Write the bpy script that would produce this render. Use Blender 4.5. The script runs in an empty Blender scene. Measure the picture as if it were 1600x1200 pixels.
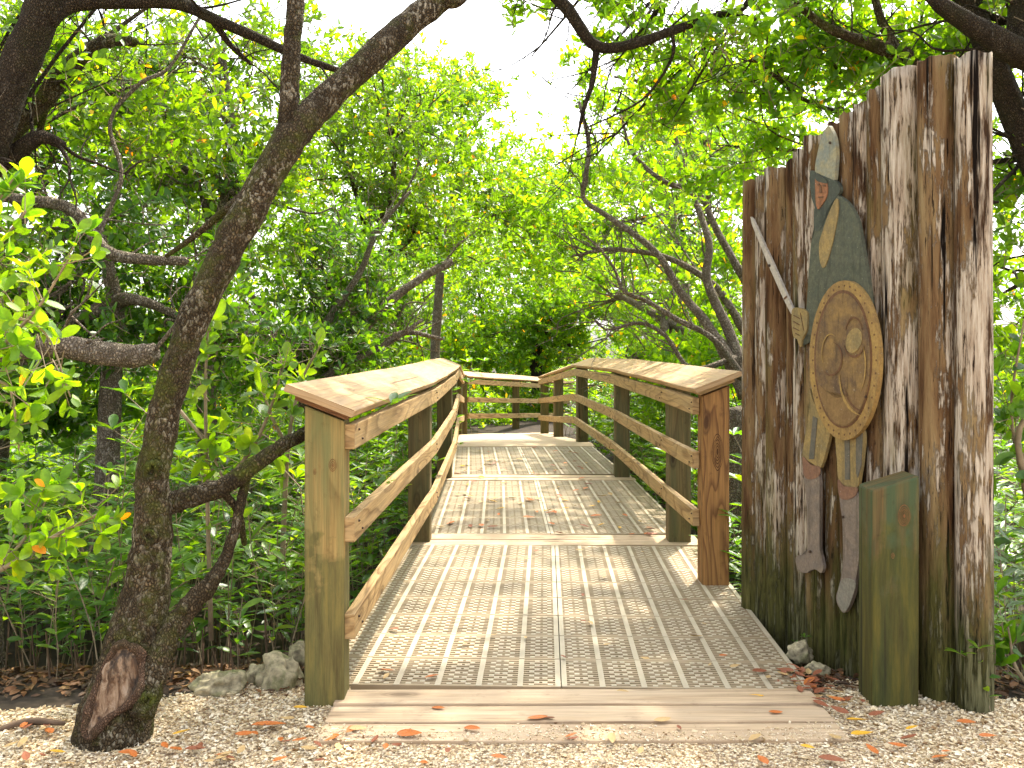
import bpy, bmesh, math, random
import numpy as np
from mathutils import Vector, Matrix, noise

# ------------------------------------------------------------------ camera, world, sun, exposure
SC = bpy.context.scene
COL = SC.collection
F, HZ, HC = 1475.0, 538.0, 1.257          # focal length and horizon in photo pixels, eye height in metres
cam_d = bpy.data.cameras.new('camera')
cam = bpy.data.objects.new('camera', cam_d); COL.objects.link(cam); SC.camera = cam
cam.location = (0, 0, HC); cam.rotation_euler = (math.radians(90), 0, 0)
cam_d.sensor_width = 36; cam_d.lens = F / 1600 * 36; cam_d.shift_y = -(600 - HZ) / 1600
cam_d.clip_start = 0.05; cam_d.clip_end = 500
SUN_EL, SUN_AZ = math.radians(57), math.radians(26)
world = bpy.data.worlds.new('World'); SC.world = world; world.use_nodes = True
nt = world.node_tree; bg = nt.nodes['Background']
sky = nt.nodes.new('ShaderNodeTexSky'); sky.sky_type = 'NISHITA'; sky.sun_disc = False
sky.sun_elevation = SUN_EL; sky.sun_rotation = SUN_AZ; sky.air_density = 1.0; sky.dust_density = 4.0; sky.ozone_density = 1.0
hs = nt.nodes.new('ShaderNodeHueSaturation'); hs.inputs['Saturation'].default_value = .22   # thin bright cloud
nt.links.new(sky.outputs[0], hs.inputs['Color']); nt.links.new(hs.outputs[0], bg.inputs[0]); bg.inputs[1].default_value = 0.15
sun_d = bpy.data.lights.new('sun', 'SUN'); sun_d.energy = 2.3; sun_d.angle = math.radians(1.3); sun_d.color = (1, .91, .74)
sun = bpy.data.objects.new('sun', sun_d); COL.objects.link(sun)
sv = Vector((math.sin(SUN_AZ) * math.cos(SUN_EL), math.cos(SUN_AZ) * math.cos(SUN_EL), math.sin(SUN_EL)))
sun.rotation_euler = sv.to_track_quat('Z', 'Y').to_euler(); sun.location = (0, 0, 12)
vs = SC.view_settings; vs.view_transform = 'Standard'; vs.look = 'None'; vs.gamma = 1; vs.exposure = 2.12
SC.cycles.max_bounces = 8; SC.cycles.diffuse_bounces = 4; SC.cycles.transmission_bounces = 4
SC.cycles.glossy_bounces = 2; SC.cycles.sample_clamp_indirect = 6; SC.cycles.caustics_reflective = False

rng = np.random.default_rng(7); random.seed(7)
def at(px, py, d): return Vector(((px - 800) / F * d, d, HC - (py - HZ) / F * d))
def deck_z(d): return 0.0 if d < 11.9 else (-0.07 * (d - 11.9) if d < 21 else -0.637)
def ground_z(x, y):
    n = noise.noise(Vector((x * .9, y * .9, 3.3))) * .05
    g = -0.035 + n * .25
    t = min(max((y - 3.55) / 1.3, 0), 1); side = 1.0
    return g - t * t * (3 - 2 * t) * .34 * side + n * t

# ------------------------------------------------------------------ materials
def mat(name):
    m = bpy.data.materials.new(name); m.use_nodes = True
    t = m.node_tree; return m, t, t.nodes['Principled BSDF'], t.nodes['Material Output']
def N(t, typ, **kw):
    n = t.nodes.new(typ)
    for k, v in kw.items():
        if k.startswith('i_'):
            key = k[2:]; key = int(key) if key.isdigit() else key
            n.inputs[key].default_value = v
        else: setattr(n, k, v)
    return n
def ramp(t, fac, stops, interp='LINEAR'):
    r = t.nodes.new('ShaderNodeValToRGB'); r.color_ramp.interpolation = interp
    el = r.color_ramp.elements
    while len(el) < len(stops): el.new(.5)
    for e, (p, c) in zip(el, stops): e.position = p; e.color = (*c, 1) if len(c) == 3 else c
    t.links.new(fac, r.inputs[0]); return r.outputs[0]
def mapping(t, src, scale, loc=(0, 0, 0)):
    m = N(t, 'ShaderNodeMapping'); m.inputs['Scale'].default_value = scale; m.inputs['Location'].default_value = loc
    t.links.new(src, m.inputs[0]); return m.outputs[0]
def noi(t, vec, scale, detail=4, rough=.55, dist=0):
    n = N(t, 'ShaderNodeTexNoise'); n.inputs['Scale'].default_value = scale; n.inputs['Detail'].default_value = detail
    n.inputs['Roughness'].default_value = rough; n.inputs['Distortion'].default_value = dist
    t.links.new(vec, n.inputs['Vector']); return n.outputs[0]
def mix(t, fac, a, b, blend='MIX'):
    m = N(t, 'ShaderNodeMix', data_type='RGBA', blend_type=blend)
    if isinstance(fac, (int, float)): m.inputs[0].default_value = fac
    else: t.links.new(fac, m.inputs[0])
    for s, i in ((a, 6), (b, 7)):
        if isinstance(s, tuple): m.inputs[i].default_value = (*s, 1)
        else: t.links.new(s, m.inputs[i])
    return m.outputs[2]
def math_(t, op, a, b=None):
    m = N(t, 'ShaderNodeMath', operation=op)
    for i, s in enumerate((a, b)):
        if s is None: continue
        if isinstance(s, (int, float)): m.inputs[i].default_value = s
        else: t.links.new(s, m.inputs[i])
    return m.outputs[0]
def bump(t, h, strength, dist, bs):
    b = N(t, 'ShaderNodeBump'); b.inputs['Strength'].default_value = strength; b.inputs['Distance'].default_value = dist
    t.links.new(h, b.inputs['Height']); t.links.new(b.outputs[0], bs.inputs['Normal'])

def wood(name, c_light, c_dark, tint=None, tint_amt=.5, rings=9, rough=.75, line=.55, moss=None):
    m, t, bs, out = mat(name)
    uv = N(t, 'ShaderNodeUVMap').outputs[0]
    base = noi(t, mapping(t, uv, (.9, 5.5, 1)), 1.0, 1.5, .4, .3)
    saw = math_(t, 'FRACT', math_(t, 'MULTIPLY', base, float(rings)))
    g = ramp(t, saw, [(0, c_light), (.55, tuple(np.array(c_light) * .85 + np.array(c_dark) * .15)), (.9, c_dark), (1, c_light)])
    fine = noi(t, mapping(t, uv, (4, 160, 1)), 1.0, 3, .6)
    col = mix(t, line, tuple(c_light), g)
    mid = noi(t, mapping(t, uv, (2.2, 55, 1), (1, 2, 0)), 1.0, 5, .65)
    col = mix(t, 1.0, col, ramp(t, mid, [(.28, (.50, .46, .42)), (.42, (.86, .84, .80)), (.62, (1.1, 1.08, 1.04))]), 'MULTIPLY')
    col = mix(t, 1.0, col, ramp(t, fine, [(.25, (.62, .60, .58)), (.7, (1.08, 1.06, 1.05))]), 'MULTIPLY')
    blot = noi(t, mapping(t, uv, (.8, 9, 1), (3, 1, 0)), 1.6, 5, .65)
    if tint: col = mix(t, ramp(t, blot, [(.42, (0, 0, 0)), (.62, (tint_amt,) * 3)]), col, tint)
    dirt = noi(t, mapping(t, uv, (6, 9, 1), (0, 5, 0)), 2.0, 5, .7)
    col = mix(t, ramp(t, dirt, [(.58, (0, 0, 0)), (.72, (.55,) * 3)]), col, tuple(np.array(c_dark) * .6))
    k = N(t, 'ShaderNodeTexVoronoi', feature='F1'); k.inputs['Scale'].default_value = 1.0
    t.links.new(mapping(t, uv, (2.2, 6.0, 1), (.3, .7, 0)), k.inputs['Vector'])
    col = mix(t, ramp(t, k.outputs['Distance'], [(.07, (.9,) * 3), (.10, (.3,) * 3), (.13, (.6,) * 3), (.17, (0, 0, 0))]), col, tuple(np.array(c_dark) * .5))
    if moss:
        geo = N(t, 'ShaderNodeNewGeometry').outputs['Position']
        sx = N(t, 'ShaderNodeSeparateXYZ'); t.links.new(geo, sx.inputs[0])
        zz = math_(t, 'ADD', sx.outputs[2], math_(t, 'MULTIPLY', noi(t, geo, 9, 5, .6), -moss[2]))
        col = mix(t, ramp(t, math_(t, 'MULTIPLY', zz, 1.0), [(0.0, (.8,) * 3), (moss[1], (0, 0, 0))]), col, mix(t, 1.0, moss[0], ramp(t, noi(t, mapping(t, uv, (3, 26, 1)), 1.0, 5, .7), [(.3, (.35, .3, .25)), (.5, (.9, .85, .7)), (.7, (1.9, 1.5, 1.0))]), 'MULTIPLY'))
    chk = noi(t, mapping(t, uv, (.35, 30, 1), (7, 3, 0)), 1.0, 2, .5)
    col = mix(t, ramp(t, chk, [(.275, (.85,) * 3), (.30, (0, 0, 0))]), col, tuple(np.array(c_dark) * .3))
    t.links.new(col, bs.inputs['Base Color']); bs.inputs['Roughness'].default_value = rough
    bs.inputs['Specular IOR Level'].default_value = .3
    bump(t, math_(t, 'ADD', fine, math_(t, 'MULTIPLY', saw, .35)), .45, .004, bs)
    return m

def flat_mat(name, col, var=.25, rough=.7, scale=30, spots=None, spec=.3):
    m, t, bs, out = mat(name)
    co = N(t, 'ShaderNodeTexCoord').outputs['Object']
    n = noi(t, co, scale, 5, .65)
    c = mix(t, 1.0, tuple(col), ramp(t, n, [(.3, (1 - var,) * 3), (.7, (1 + var,) * 3)]), 'MULTIPLY')
    if spots:
        n2 = noi(t, mapping(t, co, (1, 1, .5)), scale * .35, 6, .7)
        c = mix(t, ramp(t, n2, [(.48, (0, 0, 0)), (.66, (.8,) * 3)]), c, tuple(spots))
    t.links.new(c, bs.inputs['Base Color']); bs.inputs['Roughness'].default_value = rough
    bs.inputs['Specular IOR Level'].default_value = spec
    bump(t, n, .3, .003, bs)
    return m

def leaf_mat(name, stops, trans=.5, bright=1.0, rough=.42):
    m, t, bs, out = mat(name)
    a = N(t, 'ShaderNodeAttribute', attribute_name='tint').outputs['Fac']
    c = ramp(t, a, stops)
    co = N(t, 'ShaderNodeTexCoord').outputs['Object']
    c = mix(t, 1.0, c, ramp(t, noi(t, co, 45, 2), [(.3, (.8, .8, .8)), (.7, (1.2, 1.2, 1.1))]), 'MULTIPLY')
    t.links.new(c, bs.inputs['Base Color']); bs.inputs['Roughness'].default_value = rough
    bs.inputs['Specular IOR Level'].default_value = .45
    tr = N(t, 'ShaderNodeBsdfTranslucent')
    t.links.new(mix(t, 1.0, c, (4.9 * bright, 4.1 * bright, .6 * bright), 'MULTIPLY'), tr.inputs[0])
    ms = N(t, 'ShaderNodeMixShader'); ms.inputs[0].default_value = trans
    t.links.new(bs.outputs[0], ms.inputs[1]); t.links.new(tr.outputs[0], ms.inputs[2])
    t.links.new(ms.outputs[0], out.inputs[0]); return m

def bark_mat(name, base, dark, lichen, moss, scale=1.0, lich=.5, mossamt=.4):
    m, t, bs, out = mat(name)
    co = N(t, 'ShaderNodeTexCoord').outputs['Object']
    v = N(t, 'ShaderNodeTexVoronoi', feature='DISTANCE_TO_EDGE'); v.inputs['Scale'].default_value = 88 * scale
    wn = N(t, 'ShaderNodeTexNoise'); wn.inputs['Scale'].default_value = 34; wn.inputs['Detail'].default_value = 4; t.links.new(co, wn.inputs['Vector'])
    wob = mix(t, .022, co, wn.outputs[1])
    t.links.new(mapping(t, wob, (1.3, 1.3, .72)), v.inputs['Vector'])
    n = noi(t, mapping(t, co, (1, 1, .5)), 26 * scale, 6, .65)
    c = mix(t, ramp(t, n, [(.3, (0, 0, 0)), (.7, (1, 1, 1))]), tuple(dark), tuple(base))
    c = mix(t, ramp(t, v.outputs[0], [(.0, (.9,) * 3), (.22, (0, 0, 0))]), c, tuple(np.array(dark) * .4))
    vl = N(t, 'ShaderNodeTexVoronoi', feature='F1'); vl.inputs['Scale'].default_value = 88 * scale
    t.links.new(mapping(t, wob, (1.3, 1.3, .72)), vl.inputs['Vector'])
    sl = N(t, 'ShaderNodeSeparateColor'); t.links.new(vl.outputs['Color'], sl.inputs[0])
    big = noi(t, co, 5.5, 4, .6)
    lm = math_(t, 'MULTIPLY', ramp(t, sl.outputs[0], [(.62, (0, 0, 0)), (.9, (1, 1, 1))]), ramp(t, big, [(.40, (0, 0, 0)), (.6, (lich,) * 3)]))
    c = mix(t, lm, c, tuple(lichen))
    c = mix(t, ramp(t, noi(t, mapping(t, co, (1, 1, 1), (4, 4, 4)), 7, 6, .7), [(.5, (0, 0, 0)), (.64, (mossamt,) * 3)]), c, tuple(moss))
    t.links.new(c, bs.inputs['Base Color']); bs.inputs['Roughness'].default_value = .9
    bs.inputs['Specular IOR Level'].default_value = .15
    h = math_(t, 'ADD', ramp(t, v.outputs[0], [(0, (0, 0, 0)), (.3, (1, 1, 1))]), n)
    bump(t, h, 1.0, .012 / scale, bs); return m

def log_mat(name, off, white=.5):
    m, t, bs, out = mat(name)
    co = N(t, 'ShaderNodeTexCoord').outputs['Object']
    st = mapping(t, co, (1, 1, .10), (off, off * .7, 0)); st2 = mapping(t, co, (1, 1, .07), (off, 0, 0))
    n1 = noi(t, st, 16, 7, .62, .3); n2 = noi(t, st2, 85, 7, .68); n3 = noi(t, mapping(t, co, (1, 1, .3), (0, off, 0)), 11, 7, .7)
    c = ramp(t, n1, [(.30, (.018, .010, .006)), (.40, (.09, .045, .020)), (.50, (.185, .11, .052)), (.60, (.26, .175, .085)), (.72, (.33, .25, .13))])
    peel = math_(t, 'MULTIPLY', ramp(t, math_(t, 'ADD', math_(t, 'MULTIPLY', n3, .65), math_(t, 'MULTIPLY', n2, .35)), [(.55 - white * .12, (0, 0, 0)), (.575 - white * .10, (1, 1, 1))]), ramp(t, n1, [(.36, (0, 0, 0)), (.42, (1, 1, 1))]))
    pc = ramp(t, n2, [(.34, (.13, .085, .05)), (.46, (.38, .30, .22)), (.64, (.60, .53, .43))])
    c = mix(t, peel, c, pc)
    crack = ramp(t, n2, [(.37, (1, 1, 1)), (.41, (0, 0, 0))]); c = mix(t, crack, c, (.022, .013, .008))
    sp_ = noi(t, mapping(t, co, (1, 1, .045), (off * 3, 1, 4)), 24, 4, .55, .2); c = mix(t, ramp(t, sp_, [(.335, (1, 1, 1)), (.37, (0, 0, 0))]), c, (.010, .006, .004))
    geo = N(t, 'ShaderNodeNewGeometry').outputs['Position']; sx = N(t, 'ShaderNodeSeparateXYZ'); t.links.new(geo, sx.inputs[0])
    zz = math_(t, 'ADD', sx.outputs[2], math_(t, 'MULTIPLY', noi(t, mapping(t, co, (1, 1, .25)), 9, 5, .6), -1.5))
    c = mix(t, ramp(t, math_(t, 'ADD', zz, .62), [(.0, (.85,) * 3), (.42, (0, 0, 0))]), c, ramp(t, n2, [(.35, (.012, .018, .005)), (.5, (.055, .065, .015)), (.68, (.13, .13, .04))]))
    c = mix(t, ramp(t, noi(t, mapping(t, co, (1, 1, .15), (9, off, 2)), 8, 4, .6), [(.56, (0, 0, 0)), (.68, (.55,) * 3)]), c, (.16, .14, .045))
    t.links.new(c, bs.inputs['Base Color']); bs.inputs['Roughness'].default_value = .92; bs.inputs['Specular IOR Level'].default_value = .12
    bump(t, math_(t, 'ADD', math_(t, 'MULTIPLY', n2, .7), math_(t, 'ADD', math_(t, 'MULTIPLY', peel, .35), math_(t, 'ADD', n1, math_(t, 'MULTIPLY', ramp(t, sp_, [(.30, (0, 0, 0)), (.38, (1, 1, 1))]), .8)))), 1.0, .018, bs)
    return m

M = {}
M['post'] = wood('treated_post_wood', (.38, .27, .10), (.16, .095, .03), (.15, .16, .06), .85, 6, moss=((.12, .12, .045), .10, .9))
M['post_dark'] = wood('green_brown_post_wood', (.19, .145, .065), (.07, .045, .022), (.085, .09, .04), .8, 6)
M['post_warm'] = wood('orange_grained_post_wood', (.34, .18, .06), (.12, .05, .018), None, 0, 14, line=.8)
M['rail'] = wood('tan_rail_wood', (.52, .355, .165), (.20, .11, .04), (.38, .28, .15), .4, 11, line=.8)
M['cap'] = wood('pale_cap_wood', (.50, .335, .17), (.30, .18, .08), (.40, .29, .18), .5, 5, line=.5)
M['plank'] = wood('sun_bleached_plank_wood', (.56, .43, .29), (.38, .26, .16), (.50, .39, .28), .5, 5, line=.4)
M['greenpost'] = wood('mossy_green_post_wood', (.15, .105, .038), (.05, .033, .014), (.045, .075, .033), .9, 8, moss=((.06, .065, .012), .16, .9))
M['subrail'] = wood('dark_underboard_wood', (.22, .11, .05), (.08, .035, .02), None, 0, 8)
M['grate'] = flat_mat('beige_grating_plastic', (.31, .235, .145), .15, .6, 6)
M['rib'] = flat_mat('worn_pale_grating_ribs', (.43, .365, .265), .12, .6, 6)
M['leaf'] = leaf_mat('mangrove_leaf', [(0, (.028, .070, .010)), (.45, (.062, .135, .010)), (.86, (.118, .20, .012)), (.965, (.17, .24, .018)), (.985, (.45, .33, .02)), (1, (.45, .15, .02))], .48)
M['leaf_dark'] = leaf_mat('undergrowth_leaf', [(0, (.022, .066, .012)), (.5, (.050, .13, .014)), (.93, (.11, .20, .02)), (1, (.16, .24, .02))], .42, .9, .36)
M['leaf_lime'] = leaf_mat('lime_green_leaf', [(0, (.042, .11, .010)), (.5, (.088, .185, .012)), (.9, (.155, .245, .016)), (.97, (.22, .26, .02)), (.985, (.5, .36, .02)), (1, (.45, .15, .02))], .52)
M['bark'] = bark_mat('scaly_grey_brown_bark', (.175, .125, .070), (.055, .038, .020), (.46, .40, .29), (.10, .11, .018), 1, .75, .75)
M['bark_dark'] = bark_mat('dark_limb_bark', (.12, .09, .06), (.04, .028, .018), (.2, .18, .15), (.05, .05, .02), 1, .2, .4)
M['bark_pale'] = bark_mat('pale_grey_branch_bark', (.42, .35, .27), (.19, .145, .10), (.58, .52, .44), (.16, .14, .07), .8, .6, .3)
M['bark_moss'] = bark_mat('mossy_bark', (.16, .12, .065), (.05, .036, .02), (.34, .31, .25), (.10, .12, .015), .9, .5, .85)
def scar_mat():
    m, t, bs, out = mat('weathered_scar_wood'); co = N(t, 'ShaderNodeTexCoord').outputs['Object']
    st = mapping(t, co, (1, 1, .22)); a = noi(t, st, 42, 6, .7, .6); b = noi(t, mapping(t, co, (1, 1, .5), (2, 2, 2)), 13, 5, .65)
    c = ramp(t, a, [(.30, (.02, .013, .009)), (.43, (.14, .075, .04)), (.55, (.30, .20, .125)), (.70, (.42, .33, .26))])
    c = mix(t, ramp(t, b, [(.50, (0, 0, 0)), (.60, (.92,) * 3)]), c, (.028, .020, .015))
    t.links.new(c, bs.inputs['Base Color']); bs.inputs['Roughness'].default_value = .92; bump(t, math_(t, 'ADD', a, b), 1.0, .012, bs); return m
M['scar'] = scar_mat()
M['lip'] = bark_mat('healed_bark_lip', (.27, .16, .10), (.12, .07, .045), (.36, .27, .2), (.10, .08, .04), 1.5, .4, .5)
M['twig'] = flat_mat('twig_bark', (.26, .20, .13), .3, .9, 20)
M['mud'] = flat_mat('dark_mud_and_litter', (.04, .028, .018), .6, .95, 12, (.025, .018, .014))
M['root'] = flat_mat('breather_root', (.13, .085, .055), .4, .95, 20)
M['fall_orange'] = flat_mat('orange_dead_leaf', (.50, .15, .03), .3, .5, 60, (.30, .07, .02))
M['fall_yellow'] = flat_mat('yellow_dead_leaf', (.68, .38, .03), .2, .5, 60, (.5, .22, .03))
M['fall_brown'] = flat_mat('brown_dead_leaf', (.27, .09, .04), .3, .6, 60, (.14, .05, .03))
M['fall_tan'] = flat_mat('tan_dead_leaf', (.48, .32, .14), .3, .6, 60)
M['rock'] = flat_mat('mossy_limestone', (.36, .31, .20), .6, .95, 30, (.12, .14, .04))
M['concrete'] = flat_mat('grey_concrete', (.45, .42, .37), .2, .9, 12)

def gravel_mat():
    m, t, bs, out = mat('shell_gravel')
    co = N(t, 'ShaderNodeTexCoord').outputs['Object']
    v = N(t, 'ShaderNodeTexVoronoi', feature='F1'); v.inputs['Scale'].default_value = 95; t.links.new(co, v.inputs['Vector'])
    s = N(t, 'ShaderNodeSeparateColor'); t.links.new(v.outputs['Color'], s.inputs[0])
    c = ramp(t, s.outputs[0], [(0, (.26, .16, .08)), (.25, (.50, .37, .21)), (.6, (.68, .54, .35)), (1, (.80, .70, .52))])
    c = mix(t, ramp(t, v.outputs['Distance'], [(.35, (0, 0, 0)), (.75, (.85,) * 3)]), c, (.14, .085, .05))
    t.links.new(c, bs.inputs['Base Color']); bs.inputs['Roughness'].default_value = .9
    bump(t, math_(t, 'MULTIPLY', v.outputs['Distance'], -1.0), .8, .008, bs); return m
M['gravel'] = gravel_mat()
def chip_mat():
    m, t, bs, out = mat('broken_shell')
    a = N(t, 'ShaderNodeAttribute', attribute_name='tint').outputs['Fac']
    c = ramp(t, a, [(0, (.22, .11, .045)), (.05, (.40, .27, .13)), (.15, (.68, .54, .33)), (.6, (.82, .70, .49)), (1, (.90, .83, .68))])
    t.links.new(c, bs.inputs['Base Color']); bs.inputs['Roughness'].default_value = .75; return m
M['chip'] = chip_mat()
def paint(name, col, col2, sc=14, var=.2):
    m, t, bs, out = mat(name); co = N(t, 'ShaderNodeTexCoord').outputs['Object']
    c = mix(t, ramp(t, noi(t, co, sc, 6, .7), [(.38, (0, 0, 0)), (.62, (1, 1, 1))]), tuple(col), tuple(col2))
    c = mix(t, 1.0, c, ramp(t, noi(t, co, 90, 5, .7), [(.3, (.72, .70, .66)), (.65, (1.1, 1.1, 1.1))]), 'MULTIPLY')
    c = mix(t, ramp(t, noi(t, mapping(t, co, (1, 1, .12)), 38, 6, .7), [(.53, (0, 0, 0)), (.66, (.6,) * 3)]), c, tuple(np.array(col2) * .45))       # rain-run grime
    c = mix(t, ramp(t, noi(t, mapping(t, co, (1, 1, 1), (5, 5, 5)), 120, 3, .6), [(.68, (0, 0, 0)), (.72, (.7,) * 3)]), c, (.40, .37, .31))          # chipped flecks
    t.links.new(c, bs.inputs['Base Color']); bs.inputs['Roughness'].default_value = .55; bs.inputs['Specular IOR Level'].default_value = .35
    bump(t, noi(t, co, 60, 5, .7), .35, .003, bs); return m
M['p_steel'] = paint('faded_steel_blue_paint', (.20, .23, .21), (.34, .30, .17))
M['p_dark'] = paint('dark_olive_paint', (.075, .085, .065), (.05, .06, .05), 30)
M['p_cloak'] = paint('cloak_grey_green_paint', (.105, .11, .075), (.07, .08, .06), 40)
M['p_face'] = paint('weathered_skin_paint', (.34, .15, .07), (.22, .10, .05), 30)
M['p_gold'] = paint('faded_gold_paint', (.33, .235, .09), (.22, .17, .08), 18)
M['p_shield'] = paint('bronze_shield_paint', (.27, .17, .06), (.11, .07, .045), 7, .45)
M['p_rim'] = paint('gold_shield_rim_paint', (.36, .235, .075), (.24, .15, .06), 16)
M['p_line'] = paint('brown_line_paint', (.16, .08, .04), (.12, .06, .03), 12)
M['p_high'] = paint('light_gold_paint', (.42, .28, .08), (.28, .18, .07), 12)
M['p_boot'] = paint('grey_brown_boot_paint', (.235, .185, .145), (.17, .14, .12), 26)
M['p_toe'] = paint('worn_grey_paint', (.21, .20, .165), (.26, .24, .2), 26)
M['p_cuff'] = paint('brown_cuff_paint', (.25, .135, .08), (.19, .10, .07), 26)
M['p_stripe'] = paint('slate_stripe_paint', (.10, .10, .085), (.15, .13, .1), 26)
M['p_sword'] = paint('pale_grey_blade_paint', (.42, .38, .32), (.5, .46, .4), 30)
M['p_brown'] = paint('dark_bronze_paint', (.17, .10, .045), (.24, .15, .06), 8)
M['screw'] = flat_mat('rusty_screw', (.05, .03, .02), .2)

# ------------------------------------------------------------------ object helpers
def wloc(o):
    v = Vector((0, 0, 0))
    while o is not None: v = v + o.location; o = o.parent
    return v
def thing(name, label, cat, loc=(0, 0, 0), group=None):
    o = bpy.data.objects.new(name, None); COL.objects.link(o); o.location = loc; o.empty_display_size = .1
    tag(o, label, cat, group); return o
def tag(o, label=None, cat=None, group=None, kind=None):
    if label: o['label'] = label
    if cat: o['category'] = cat
    if group: o['group'] = group
    if kind: o['kind'] = kind
    return o
def link(name, me, parent=None):
    o = bpy.data.objects.new(name, me); COL.objects.link(o)
    if parent is not None: o.parent = parent
    return o
def qmesh(name, V, Fq, mats, mi=None, tint=None, uv=None, parent=None, smooth=False, org=None):
    """numpy quad mesh in world coordinates -> object whose origin is its parent's (or org)"""
    V = np.asarray(V, dtype=np.float32).reshape(-1, 3); Fq = np.asarray(Fq, dtype=np.int32).reshape(-1, 4)
    o0 = wloc(parent) if parent is not None else (Vector(org) if org is not None else Vector((0, 0, 0)))
    V = V - np.array(o0, dtype=np.float32)
    me = bpy.data.meshes.new(name); me.vertices.add(len(V)); me.vertices.foreach_set('co', V.ravel())
    me.loops.add(Fq.size); me.loops.foreach_set('vertex_index', Fq.ravel())
    me.polygons.add(len(Fq)); me.polygons.foreach_set('loop_start', np.arange(0, Fq.size, 4, dtype=np.int32))
    if smooth: me.polygons.foreach_set('use_smooth', np.ones(len(Fq), dtype=bool))
    for m in mats: me.materials.append(m)
    if mi is not None: me.polygons.foreach_set('material_index', np.asarray(mi, dtype=np.int32))
    if tint is not None:
        a = me.attributes.new('tint', 'FLOAT', 'FACE'); a.data.foreach_set('value', np.asarray(tint, dtype=np.float32))
    me.update(calc_edges=True)
    o = link(name, me, parent)
    if parent is None and org is not None: o.location = org
    return o
def bm_obj(name, bm, m, parent=None, smooth=False, org=None):
    o0 = wloc(parent) if parent is not None else (Vector(org) if org is not None else Vector((0, 0, 0)))
    bmesh.ops.translate(bm, verts=bm.verts, vec=-o0)
    me = bpy.data.meshes.new(name); bm.to_mesh(me); bm.free()
    for x in (m if isinstance(m, (list, tuple)) else [m]): me.materials.append(x)
    if smooth:
        for p in me.polygons: p.use_smooth = True
    o = link(name, me, parent)
    if parent is None and org is not None: o.location = org
    return o
def board_bm(p0, p1, w, h, up=(0, 0, 1), warp=0.0, bev=.004, segs=1, skew0=0, skew1=0, seed=None, bm=None):
    """board from p0 to p1 (centre line), w across, h along 'up'; skew slides each end face along the length with the width"""
    p0 = Vector(p0); p1 = Vector(p1); ax = (p1 - p0); L = ax.length; ax.normalize()
    upv = Vector(up); side = ax.cross(upv).normalized(); upv = side.cross(ax).normalized()
    b = bmesh.new(); bmesh.ops.create_cube(b, size=1)
    for v in b.verts: v.co = Vector(((v.co.x + .5) * L, v.co.y * w, v.co.z * h))
    if segs > 1:
        es = [e for e in b.edges if abs(e.verts[0].co.x - e.verts[1].co.x) > L * .5]
        bmesh.ops.subdivide_edges(b, edges=es, cuts=segs - 1)
    if bev: 
        es = [e for e in b.edges if e.calc_face_angle(0) > .5]
        bmesh.ops.bevel(b, geom=es, offset=bev, segments=2, affect='EDGES', profile=.5)
    uvl = b.loops.layers.uv.new('UVMap'); s = random.random() * 50 if seed is None else seed
    b.normal_update()
    for f in b.faces:
        n = f.normal
        for l in f.loops:
            c = l.vert.co
            if abs(n.x) > .7: l[uvl].uv = (c.y * 3 + s, c.z + s * .37)
            elif abs(n.y) > abs(n.z): l[uvl].uv = (c.x + s, c.z + s * .37 + .6)
            else: l[uvl].uv = (c.x + s, c.y + s * .37)
    ph = random.random() * 30
    for v in b.verts:
        c = v.co; t = c.x / L
        x = c.x + (1 - t) * skew0 * c.y / w + t * skew1 * c.y / w
        if warp:
            c.z += warp * noise.noise(Vector((c.x * 1.5, ph, c.y * 2))); c.y += warp * .7 * noise.noise(Vector((c.x * 1.7, ph + 9, 0)))
        v.co = p0 + ax * x + side * c.y + upv * c.z
    if bm is None: return b
    me = bpy.data.meshes.new('tmp'); b.to_mesh(me); b.free(); bm.from_mesh(me); bpy.data.meshes.remove(me); return bm

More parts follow.
